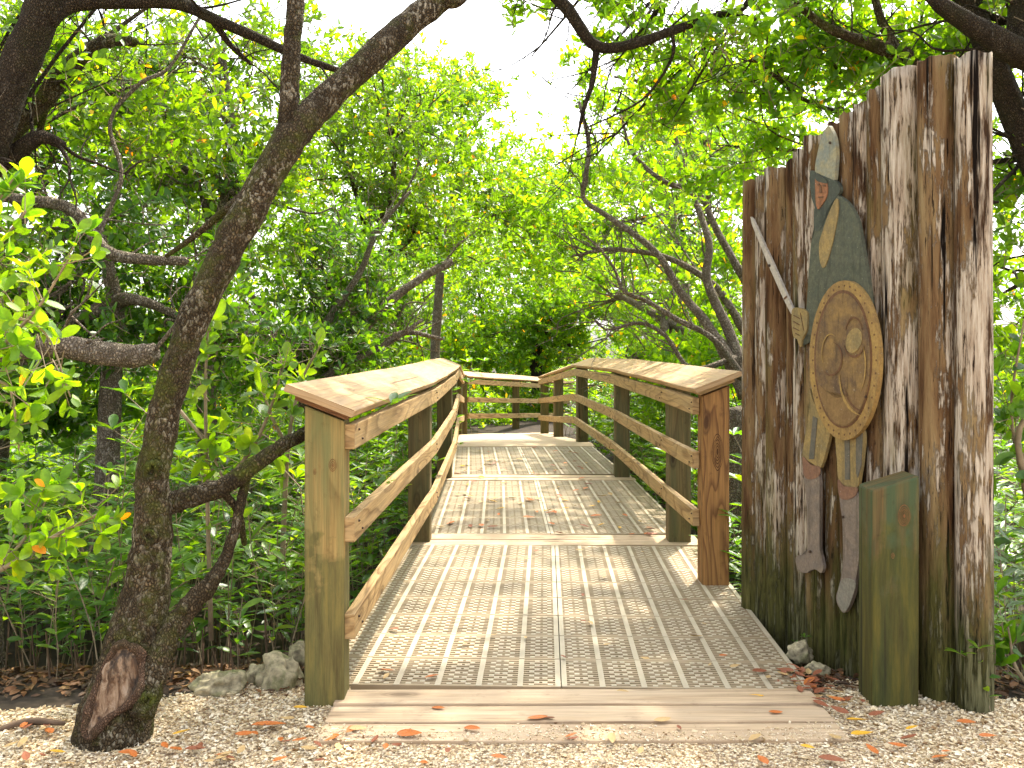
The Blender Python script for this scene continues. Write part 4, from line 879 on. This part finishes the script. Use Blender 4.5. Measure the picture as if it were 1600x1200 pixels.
# far thicket: one uncountable mass
lb = LB()
for px, py, d, rx, rz, n in ((300, 450, 15, 3.0, 1.6, 900), (50, 450, 13, 2.5, 1.5, 800), (500, 330, 17, 3, 1.8, 900), (760, 590, 27, 4, 1.5, 900), (1000, 470, 27, 4.5, 2.5, 1000), (1250, 420, 15, 3, 2.0, 900), (1250, 590, 12, 2.4, 1.0, 700),
                            (1600, 420, 11, 1.6, 2.4, 700), (1500, 150, 13, 2.6, 1.8, 700), (200, 180, 16, 3.2, 1.8, 800), (700, 400, 29, 5, 2.2, 900), (450, 640, 10, 1.6, .6, 500), (200, 660, 9, 1.6, .6, 500), (1200, 180, 17, 3, 1.6, 700), (1050, 650, 13, 1.6, .6, 420), (600, 640, 14, 1.4, .7, 400)):
    lb.blob(at(px, py, d), (rx, 1.2, rz), int(n * .95), .13 if d > 20 else .11, 6, clumps=40, shell=.4)
for px, py, d, rx, rz, n in ((750, 655, 19.3, .7, .5, 260), (800, 655, 20.5, .9, .5, 300), (850, 650, 22, 1, .6, 300), (740, 650, 22, 2.2, .9, 500), (830, 655, 26, 2.4, .9, 500), (900, 640, 29, 3, 1.0, 500), (680, 640, 18, 1.4, .8, 350), (960, 640, 21, 2, .9, 400), (1020, 630, 16, 1.4, .8, 350)):
    lb.blob(at(px, py, d), (rx, .8, rz), n, .12, 6, clumps=40, shell=.4)
for px in range(-150, 1850, 75):
    for py, d in ((600, 15.5), (560, 19)):
        if 600 < px < 1120: d += 12
        lb.blob(at(px + random.uniform(-30, 30), py, d), (1.3 * d / 16, .8, .8 * d / 16), 170, .12 if d < 20 else .16, 6, clumps=14, shell=.4)
tag(lb.obj('mangrove_thicket', M['leaf']), 'dense far mangrove thicket massed behind the trees on every side', 'thicket', kind='stuff')

# ------------------------------------------------------------------ undergrowth
def seedling_mesh(h, nl, L, seed, bend=.2):
    r = np.random.default_rng(seed); lb = LB(); lb.fine = seed >= 200; P = []; p = np.array([0, 0, 0.]); dr = unit(np.array([r.normal(0, .2), r.normal(0, .2), 1.]))
    for i in range(nl + 1):
        P.append(p.copy()); p = p + dr * h / nl; dr = unit(dr + r.normal(0, bend * .35, 3) + [0, 0, .05])
    P = np.array(P); lb.sticks(P[:-1], P[1:], .0035)
    for i in range(max(1, nl // 3), nl + 1):
        a = i * 1.57 + r.uniform(-.4, .4)
        for q in (0, math.pi):
            out = np.array([math.cos(a + q), math.sin(a + q), r.uniform(.1, .9)]); l = L * r.uniform(.7, 1.15) * (1 if i < nl else .7)
            lb.leaves(P[i][None], out[None], (np.array([0, 0, 1.]) + r.normal(0, .25, 3))[None], [l], .30, np.array([r.uniform(.1, .92)]), .16)
        if i > nl * .5 and r.random() < .5:
            a2 = r.uniform(0, 6.28); e = P[i] + np.array([math.cos(a2), math.sin(a2), .6]) * h * .22
            lb.sticks(P[i][None], e[None], .0025)
            for z in range(5):
                b_ = a2 + z * 1.9; lb.leaves(e[None], np.array([[math.cos(b_), math.sin(b_), .5]]), np.array([[0, 0, 1.]]), [L * r.uniform(.6, 1)], .30, np.array([r.uniform(.2, .95)]), .14)
    return lb
protf = []
for i in range(7):
    lb = seedling_mesh(.42 + .07 * i, 7 + i % 3, .115, 300 + i); protf.append((np.concatenate(lb.V), np.concatenate(lb.F), np.concatenate(lb.T), np.concatenate(lb.MI)))
prot = []
for i in range(7):
    lb = seedling_mesh(.42 + .07 * i, 7 + i % 3, .115, 100 + i)
    prot.append((np.concatenate(lb.V), np.concatenate(lb.F), np.concatenate(lb.T), np.concatenate(lb.MI)))
def seedling_bulk(name, spots, m, label, cat='undergrowth', kind='stuff'):
    V = []; Fq = []; T = []; MI = []; n = 0
    for (x, y, z, s, a, k) in spots:
        v, f, t, mi = (protf if y < 6 else prot)[k]; c, sn = math.cos(a), math.sin(a); R = np.array([[c, -sn, 0], [sn, c, 0], [0, 0, 1]]) * s
        V.append(v @ R.T + [x, y, z]); Fq.append(f + n); T.append(np.clip(t + rng.normal(0, .08), 0, 1)); MI.append(mi); n += len(v)
    o = qmesh(name, np.concatenate(V), np.concatenate(Fq), [m, M['twig']], np.concatenate(MI), np.concatenate(T)); tag(o, label, cat, kind=kind); return o
sp = []
def clear(x, y):
    if 3.3 < y < 12 and -.80 < x < 1.25: return False
    if y >= 12 and left_edge(y) - .2 < x < right_edge(y) + .2: return False
    if x > 0 and y < 4.75: return x > 1.95 or (y > 3.9 and x > 1.75)
    return True
for _ in range(14000):
    x = random.uniform(-7, 6); y = random.uniform(3.7, 18)
    if not clear(x, y) or len(sp) > 3400: continue
    if x < 0 and y < 4.0 and random.random() < .5: continue
    if random.random() > 1.25 - y / 20: continue
    if abs(x) > 1 + y * .62: continue
    sp.append((x, y, ground_z(x, y) - .01, random.uniform(.6, 1.25) * (1 + (y - 4) * .025), random.uniform(0, 6.28), random.randrange(7)))
seedling_bulk('undergrowth', sp, M['leaf_dark'], 'dense green seedlings and low shoots covering the mud under the mangroves')
# near seedlings: things of their own
pm_ = []
for i in range(7):
    lb = seedling_mesh(.42 + .07 * i, 7 + i % 3, .115, 200 + i); v, f, t, mi = np.concatenate(lb.V), np.concatenate(lb.F), np.concatenate(lb.T), np.concatenate(lb.MI); o = qmesh('tmp', v, f, [M['leaf_dark'], M['twig']], mi, t); pm_.append(o.data); bpy.data.objects.remove(o)
near = [(-1.62, 3.72, 1.1, 2, 'leafy seedling left of the leaning tree foot, closest to the gravel'), (-1.95, 3.85, 1.2, 5, 'tall seedling at the left edge of the picture beside the mud'), (-1.38, 3.68, .9, 1, 'small seedling just left of the hollow scar'),
        (-1.06, 3.66, .75, 0, 'small seedling right of the leaning tree by the mossy rocks'), (-1.78, 4.2, 1.35, 6, 'tallest seedling behind the left gravel edge'), (-1.25, 4.15, 1.2, 4, 'seedling rising directly behind the leaning trunk'),
        (-2.2, 4.1, 1.3, 3, 'seedling cut by the left picture edge at mid height'), (-2.05, 3.62, .8, 0, 'low seedling at the lower left corner just behind the gravel edge'), (-1.74, 3.60, .7, 3, 'short seedling between the left picture edge and the hollow scar'), (-1.5, 3.95, 1.1, 6, 'wide-leaved seedling left of the leaning trunk above the root'), (-.98, 4.0, 1.1, 5, 'seedling behind the flat mossy rock'), (1.66, 3.25, .6, 1, 'low seedling at the right foot of the palisade'), (1.78, 3.5, .95, 3, 'seedling leaning out from behind the palisade right end'), (1.08, 4.45, .35, 0, 'tiny sprout at the palisade foot by the grating edge'), (1.22, 3.98, .3, 2, 'tiny sprout between grating edge and mossy piles')]
for x, y, s, k, lab in near:
    o = link('seedling', pm_[k]); o.location = (x, y, ground_z(x, y) - .005); o.scale = (s, s, s); o.rotation_euler = (0, 0, random.uniform(0, 6)); tag(o, lab, 'seedling', 'young mangrove seedlings')
n = 9500; X = rng.uniform(-3.2, 2.9, n); Y = rng.gamma(2.0, .28, n) + 3.42
ok = np.array([(x < -.72 or x > 1.72 or (1.1 < x < 1.3 and 3.5 < y < 4.6)) and y > edge_y(x) - .12 for x, y in zip(X, Y)]); X, Y = X[ok], Y[ok]; n = len(X)
Z = np.array([max(grav_z(x, y), ground_z(x, y)) for x, y in zip(X, Y)]) + rng.uniform(.002, .014, n); lb = LB()
lb.leaves(np.stack([X, Y, Z], 1), rng.normal(size=(n, 3)) * [1, 1, .15], rng.normal(0, .25, (n, 3)) + [0, 0, 1], rng.uniform(.02, .06, n), .42)
ml = leaf_mat('leaf_litter_brown', [(0, (.045, .025, .015)), (.5, (.11, .055, .025)), (.85, (.20, .085, .03)), (1, (.32, .19, .08))], .1, .3, .7)
tag(lb.obj('leaf_litter', ml), 'brown leaf litter on the mud along the edge of the shell gravel', 'leaf litter', kind='stuff')
# breather roots
n = 5200; X = rng.uniform(-6, 5, n); Y = rng.uniform(3.55, 12, n)
ok = np.array([clear(x, y) and not (x > -1.0 and y < 3.8 and x < 0) for x, y in zip(X, Y)]); X, Y = X[ok], Y[ok]; n = len(X)
Z = np.array([ground_z(x, y) for x, y in zip(X, Y)]); lb = LB(); A = np.stack([X, Y, Z - .01], 1)
B = A + np.stack([rng.normal(0, .012, n), rng.normal(0, .012, n), rng.uniform(.07, .26, n)], 1); lb.sticks(A, B, rng.uniform(.004, .007, n))
o = lb.obj('breather_roots', M['root'], twigm=M['root']); tag(o, 'thin brown breather roots standing up from the dark mud', 'roots', kind='stuff')

# leafy foreground sprays at the left edge
def spray(label, stems, L, m='leaf_lime', name='mangrove_shrub', seed=0, asp=.5):
    p0 = stems[0][0]; root = thing(name, label, 'shrub', at(*p0[:3])); tb = TB(); lb = LB(); lb.fine = True
    for st in stems:
        P = pl(*st); tb.tube(P, 5, 7, .05); C = catmull(P, 7)
        for i in range(4, len(C)):
            t = unit(C[min(i + 1, len(C) - 1), :3] - C[i - 1, :3])
            for q in range(3):
                if rng.random() < .72:
                    o_ = unit(rng.normal(size=3)); d = unit(t * .5 + o_ * .8 + [0, 0, .15])
                    b_ = C[i, :3] + rng.normal(0, .012, 3)
                    if rng.random() < .4:
                        e = b_ + d * rng.uniform(.06, .16); lb.sticks(b_[None], e[None], .0022); lb.rosettes(e[None], d[None], L * .9, 5, asp=asp, tint_off=.1, twig=.02)
                    else: lb.leaves(b_[None], d[None], (unit(rng.normal(0, .4, 3) + [0, -.3, 1]))[None], [L * rng.uniform(.55, 1.2)], asp * rng.uniform(.8, 1.1), np.array([rng.uniform(.05, .93)]))
    tb.obj('stem', M['twig'], root); lb.obj('foliage', M[m], root); return root
spray('bright lime-green leafy shrub filling the left edge in front of the broken branch',
      [[(-120, 900, 2.9, 12), (-70, 600, 2.85, 9), (-20, 420, 2.8, 7), (40, 330, 2.75, 4)], [(-90, 700, 2.9, 9), (-10, 560, 2.8, 7), (60, 480, 2.75, 5), (110, 400, 2.7, 3)],
       [(-100, 560, 2.9, 8), (0, 500, 2.8, 6), (70, 520, 2.8, 4), (110, 620, 2.8, 2)], [(-90, 400, 2.9, 7), (-30, 350, 2.8, 5), (20, 280, 2.8, 3)], [(-60, 620, 2.9, 8), (10, 600, 2.85, 5), (30, 700, 2.85, 3)]], .068)
spray('thin arching sapling with lime leaves left of the leaning trunk at knee height',
      [[(-60, 920, 3.3, 9), (20, 880, 3.3, 8), (90, 835, 3.3, 6), (160, 800, 3.3, 4)], [(-20, 900, 3.3, 6), (40, 840, 3.35, 5), (60, 780, 3.4, 3)]], .075, seed=3)
spray('tan-stemmed sapling with sparse big leaves right of the leaning trunk',
      [[(330, 1000, 3.9, 8), (322, 700, 3.8, 6), (322, 560, 3.75, 4), (330, 480, 3.7, 2)], [(280, 640, 3.8, 6), (320, 690, 3.8, 5), (350, 750, 3.8, 4)], [(350, 760, 3.8, 7), (400, 690, 3.8, 6), (432, 610, 3.8, 4), (440, 560, 3.8, 2)]], .085, 'leaf', seed=4)
spray('leafy sapling outside the left railing beside its first post',
      [[(440, 900, 4.6, 9), (450, 700, 4.6, 7), (470, 600, 4.6, 5), (500, 540, 4.6, 3)], [(450, 700, 4.6, 6), (420, 640, 4.5, 5), (400, 560, 4.5, 3)]], .085, 'leaf', seed=5)
spray('leafy sapling behind the palisade at the right picture edge',
      [[(1640, 1000, 3.9, 12), (1600, 760, 3.9, 8), (1580, 640, 3.9, 5), (1600, 500, 3.9, 3)], [(1640, 840, 3.8, 14), (1590, 690, 3.8, 10), (1640, 600, 3.8, 6)], [(1640, 1100, 3.5, 8), (1590, 1050, 3.5, 6), (1575, 980, 3.5, 3)]], .085, 'leaf_dark', seed=6)

# ------------------------------------------------------------------ rocks, slab, sticks
def rock(px, py, w, h, lab, seed, dp=.8):
    d = 1.29 * F / (py - HZ); p = at(px, py, d); bm = bmesh.new(); bmesh.ops.create_icosphere(bm, subdivisions=4, radius=1)
    sx, sz = w / 2 / F * d, h / 2 / F * d
    for v in bm.verts:
        c = v.co.copy(); k = 1 + .45 * noise.fractal(c * .9 + Vector((seed, 0, 0)), 1, 2, 3) - .35 * abs(noise.noise(c * 1.8 + Vector((0, seed, 0)))) + .05 * noise.noise(c * 9)
        v.co = Vector((c.x * sx * k, c.y * sx * dp * k, c.z * sz * k * 1.2 + sz * .55))
    bmesh.ops.translate(bm, verts=bm.verts, vec=(p.x, p.y + sx * .5, p.z)); o = bm_obj('rock', bm, M['rock'], smooth=True, org=tuple(p)); tag(o, lab, 'rock')
rock(338, 1092, 84, 46, 'flat mossy limestone rock between the leaning tree and the left railing post', 1.1)
rock(428, 1080, 78, 60, 'larger pitted limestone rock touching the left railing post', 2.2)
rock(465, 1035, 34, 34, 'small pale rock half hidden behind the left railing post', 3.1)
rock(400, 1070, 50, 34, 'low mossy rock wedged between the two larger limestone rocks', 4.7)
rock(1252, 1032, 44, 30, 'mossy rock between the grating edge and the palisade', 5.2)
rock(1282, 1055, 36, 20, 'small flat stone among dead leaves at the palisade foot', 6.4)
sl = thing('concrete_kerb', 'low grey concrete kerb at the right bottom corner past the palisade', 'kerb', (1.75, 3.0, -.03))
bm_obj('slab', board_bm((1.66, 3.02, -.03), (2.4, 2.75, -.03), .22, .05, bev=.012, warp=.006, segs=5), M['concrete'], sl)
tb = TB(); tb.tube(pl((306, 1092, 3.42, 10), (309, 1110, 3.38, 11), (316, 1126, 3.33, 9)), 4, 8, .1); tag(tb.obj('stick', M['bark_pale'], org=tuple(at(306, 1100, 3.4))), 'short grey broken stick propped against the flat mossy rock', 'stick')
tb = TB(); tb.tube(pl((255, 1106, 3.4, 9), (290, 1098, 3.42, 10), (340, 1100, 3.4, 7)), 4, 7, .1); tag(tb.obj('stick', M['bark_pale'], org=tuple(at(255, 1106, 3.4))), 'thin stick lying flat between the tree foot and the rock', 'stick')
tb = TB(); tb.tube(pl((-20, 1150, 3.1, 12), (40, 1128, 3.15, 12), (100, 1130, 3.12, 8)), 4, 7, .15); tag(tb.obj('root', M['root'], org=tuple(at(0, 1140, 3.1))), 'brown surface root along the gravel edge at the lower left', 'root')

# ------------------------------------------------------------------ fallen leaves
def fleaf(seed, L=1.0, asp=.42):
    r = random.Random(seed); bm = bmesh.new(); n = 9; rows = []
    curl = r.uniform(.05, .3); tw = r.uniform(-.5, .5)
    for i in range(n):
        t = i / (n - 1); w = asp * .5 * math.sin(math.pi * min(1, t * .96 + .02) ** .85) ** .8 * L; x = (t - .5) * L
        z = curl * ((t - .5) ** 2) * L; rows.append([bm.verts.new((x, -w, z + w * .35 + tw * w * (t - .5))), bm.verts.new((x, 0, z)), bm.verts.new((x, w, z + w * .35 - tw * w * (t - .5)))])
    for i in range(n - 1):
        for k in range(2): bm.faces.new([rows[i][k], rows[i + 1][k], rows[i + 1][k + 1], rows[i][k + 1]])
    me = bpy.data.meshes.new('fallen_leaf'); bm.to_mesh(me); bm.free()
    for p in me.polygons: p.use_smooth = True
    return me
kinds = {}
for nm in ('fall_orange', 'fall_yellow', 'fall_brown', 'fall_tan'):
    kinds[nm] = []
    for q in range(3):
        me = fleaf(hash(nm) % 97 + q if False else len(nm) * 7 + q * 3); me.materials.append(M[nm]); kinds[nm].append(me)
cname = {'fall_orange': 'orange', 'fall_yellow': 'yellow', 'fall_brown': 'brown', 'fall_tan': 'tan'}
def drop(px, py, L, nm, lab, group, z=0.0, ang=None):
    d = (HC - z) * F / (py - HZ); p = at(px, py, d); o = link('fallen_leaf', random.choice(kinds[nm])); o.location = (p.x, p.y, z + .010)
    o.scale = (L, L, L); o.rotation_euler = (random.uniform(-.25, .25), random.uniform(-.15, .15), random.uniform(-.6, .6) if ang is None else ang); tag(o, lab, 'leaf', group)
big = [(1348, 1152, .085, 'fall_yellow', 'largest yellow fallen leaf on the gravel before the short post'), (1340, 1130, .07, 'fall_yellow', 'yellow fallen leaf just above the largest one on the right gravel'), (1425, 1142, .05, 'fall_yellow', 'curled yellow leaf below the right palisade pile'),
       (1300, 1192, .08, 'fall_brown', 'dark reddish leaf at the bottom picture edge on the right'), (1262, 1172, .045, 'fall_yellow', 'small yellow leaf on gravel left of the largest yellow one'), (1420, 1158, .07, 'fall_brown', 'reddish leaf below the palisade on the gravel'),
       (1510, 1133, .06, 'fall_orange', 'orange leaf at the foot of the rightmost palisade pile'), (1035, 1130, .06, 'fall_tan', 'tan fallen leaf on the lowest entrance board'), (685, 1111, .05, 'fall_orange', 'round orange leaf on the middle entrance board'),
       (675, 1061, .055, 'fall_orange', 'orange leaf on the first grating row, left of centre'), (604, 1052, .07, 'fall_orange', 'long orange leaf on the grating near the left post'), (1130, 1028, .035, 'fall_orange', 'small orange leaf on the right side of the nearest grating'),
       (1088, 998, .06, 'fall_tan', 'curled tan leaf on the grating right of centre'), (1187, 1053, .07, 'fall_brown', 'dark twig-like leaf near the right front corner of the grating'), (470, 1110, .05, 'fall_yellow', 'yellow leaf on gravel left of the railing post foot'),
       (285, 1149, .06, 'fall_yellow', 'yellow leaf right of the leaning tree foot'), (90, 1180, .05, 'fall_yellow', 'yellow leaf at the lower left corner'), (350, 1184, .05, 'fall_orange', 'orange leaf at the bottom edge right of the tree'),
       (305, 1175, .06, 'fall_brown', 'brown leaf on gravel below the tree foot'), (420, 1138, .11, 'fall_orange', 'large red-orange curled leaf on the left gravel'), (382, 1152, .06, 'fall_orange', 'orange leaf beside the large red-orange one'),
       (560, 1143, .06, 'fall_tan', 'tan leaf at the gravel edge below the left entrance board'), (640, 1152, .085, 'fall_orange', 'long orange leaf on gravel before the entrance boards'), (780, 1188, .05, 'fall_orange', 'lone orange leaf at the bottom centre'),
       (738, 1143, .06, 'fall_orange', 'orange leaf at the gravel edge left of centre'), (1470, 1188, .06, 'fall_orange', 'orange leaf in the right bottom gravel'), (840, 1127, .07, 'fall_orange', 'brownish orange leaf on the lowest board left of centre'),
       (976, 1087, .06, 'fall_tan', 'pale orange leaf on the top entrance board'), (1212, 1118, .05, 'fall_orange', 'orange leaf on the middle board near its right end'), (1180, 1093, .06, 'fall_yellow', 'yellow leaf on the top entrance board near its right end')]
for px, py, L, nm, lab in big: drop(px, py, L, nm, lab, 'fallen leaves lying singly', -.0 if 1078 > py else -.012)
for i in range(46):      # drift between the grating corner and the palisade
    px = random.gauss(1268, 26); py = 1045 + (px - 1215) * .55 + random.gauss(0, 12)
    drop(px, min(1120, py), random.uniform(.04, .075), random.choice(['fall_brown', 'fall_brown', 'fall_orange', 'fall_tan']), 'dead leaf in the brown drift between the grating corner and the palisade', 'leaf drift by the palisade', -.02 + random.random() * .02, random.uniform(0, 6))
for i in range(95):      # second and third bays
    py = random.uniform(700, 838); t = (py - 700) / 138; px = random.uniform(722 - 40 * t, 905 + 120 * t)
    drop(px, py, random.uniform(.05, .095), random.choice(['fall_tan', 'fall_orange', 'fall_orange', 'fall_yellow', 'fall_brown']), 'small dead leaf on the further grating bays', 'leaves on the far grating', .002, random.uniform(0, 6))
for i in range(26):
    py = random.uniform(860, 1065); t = (py - 850) / 225; px = random.uniform(660 - 90 * t, 1080 + 170 * t)
    drop(px, py, random.uniform(.025, .055), random.choice(['fall_tan', 'fall_brown', 'fall_tan']), 'tiny dead leaf on the nearest grating bay', 'bits of leaf on the near grating', .002, random.uniform(0, 6))
for i in range(58):
    px = random.choice([random.uniform(0, 520), random.uniform(0, 520), random.uniform(520, 1590)]); py = random.uniform(1125 if px < 1200 else 1150, 1198)
    drop(px, py, random.uniform(.03, .065), random.choice(['fall_brown', 'fall_orange', 'fall_tan']), 'small dead leaf among the shell gravel', 'small leaves on the gravel', -.012, random.uniform(0, 6))
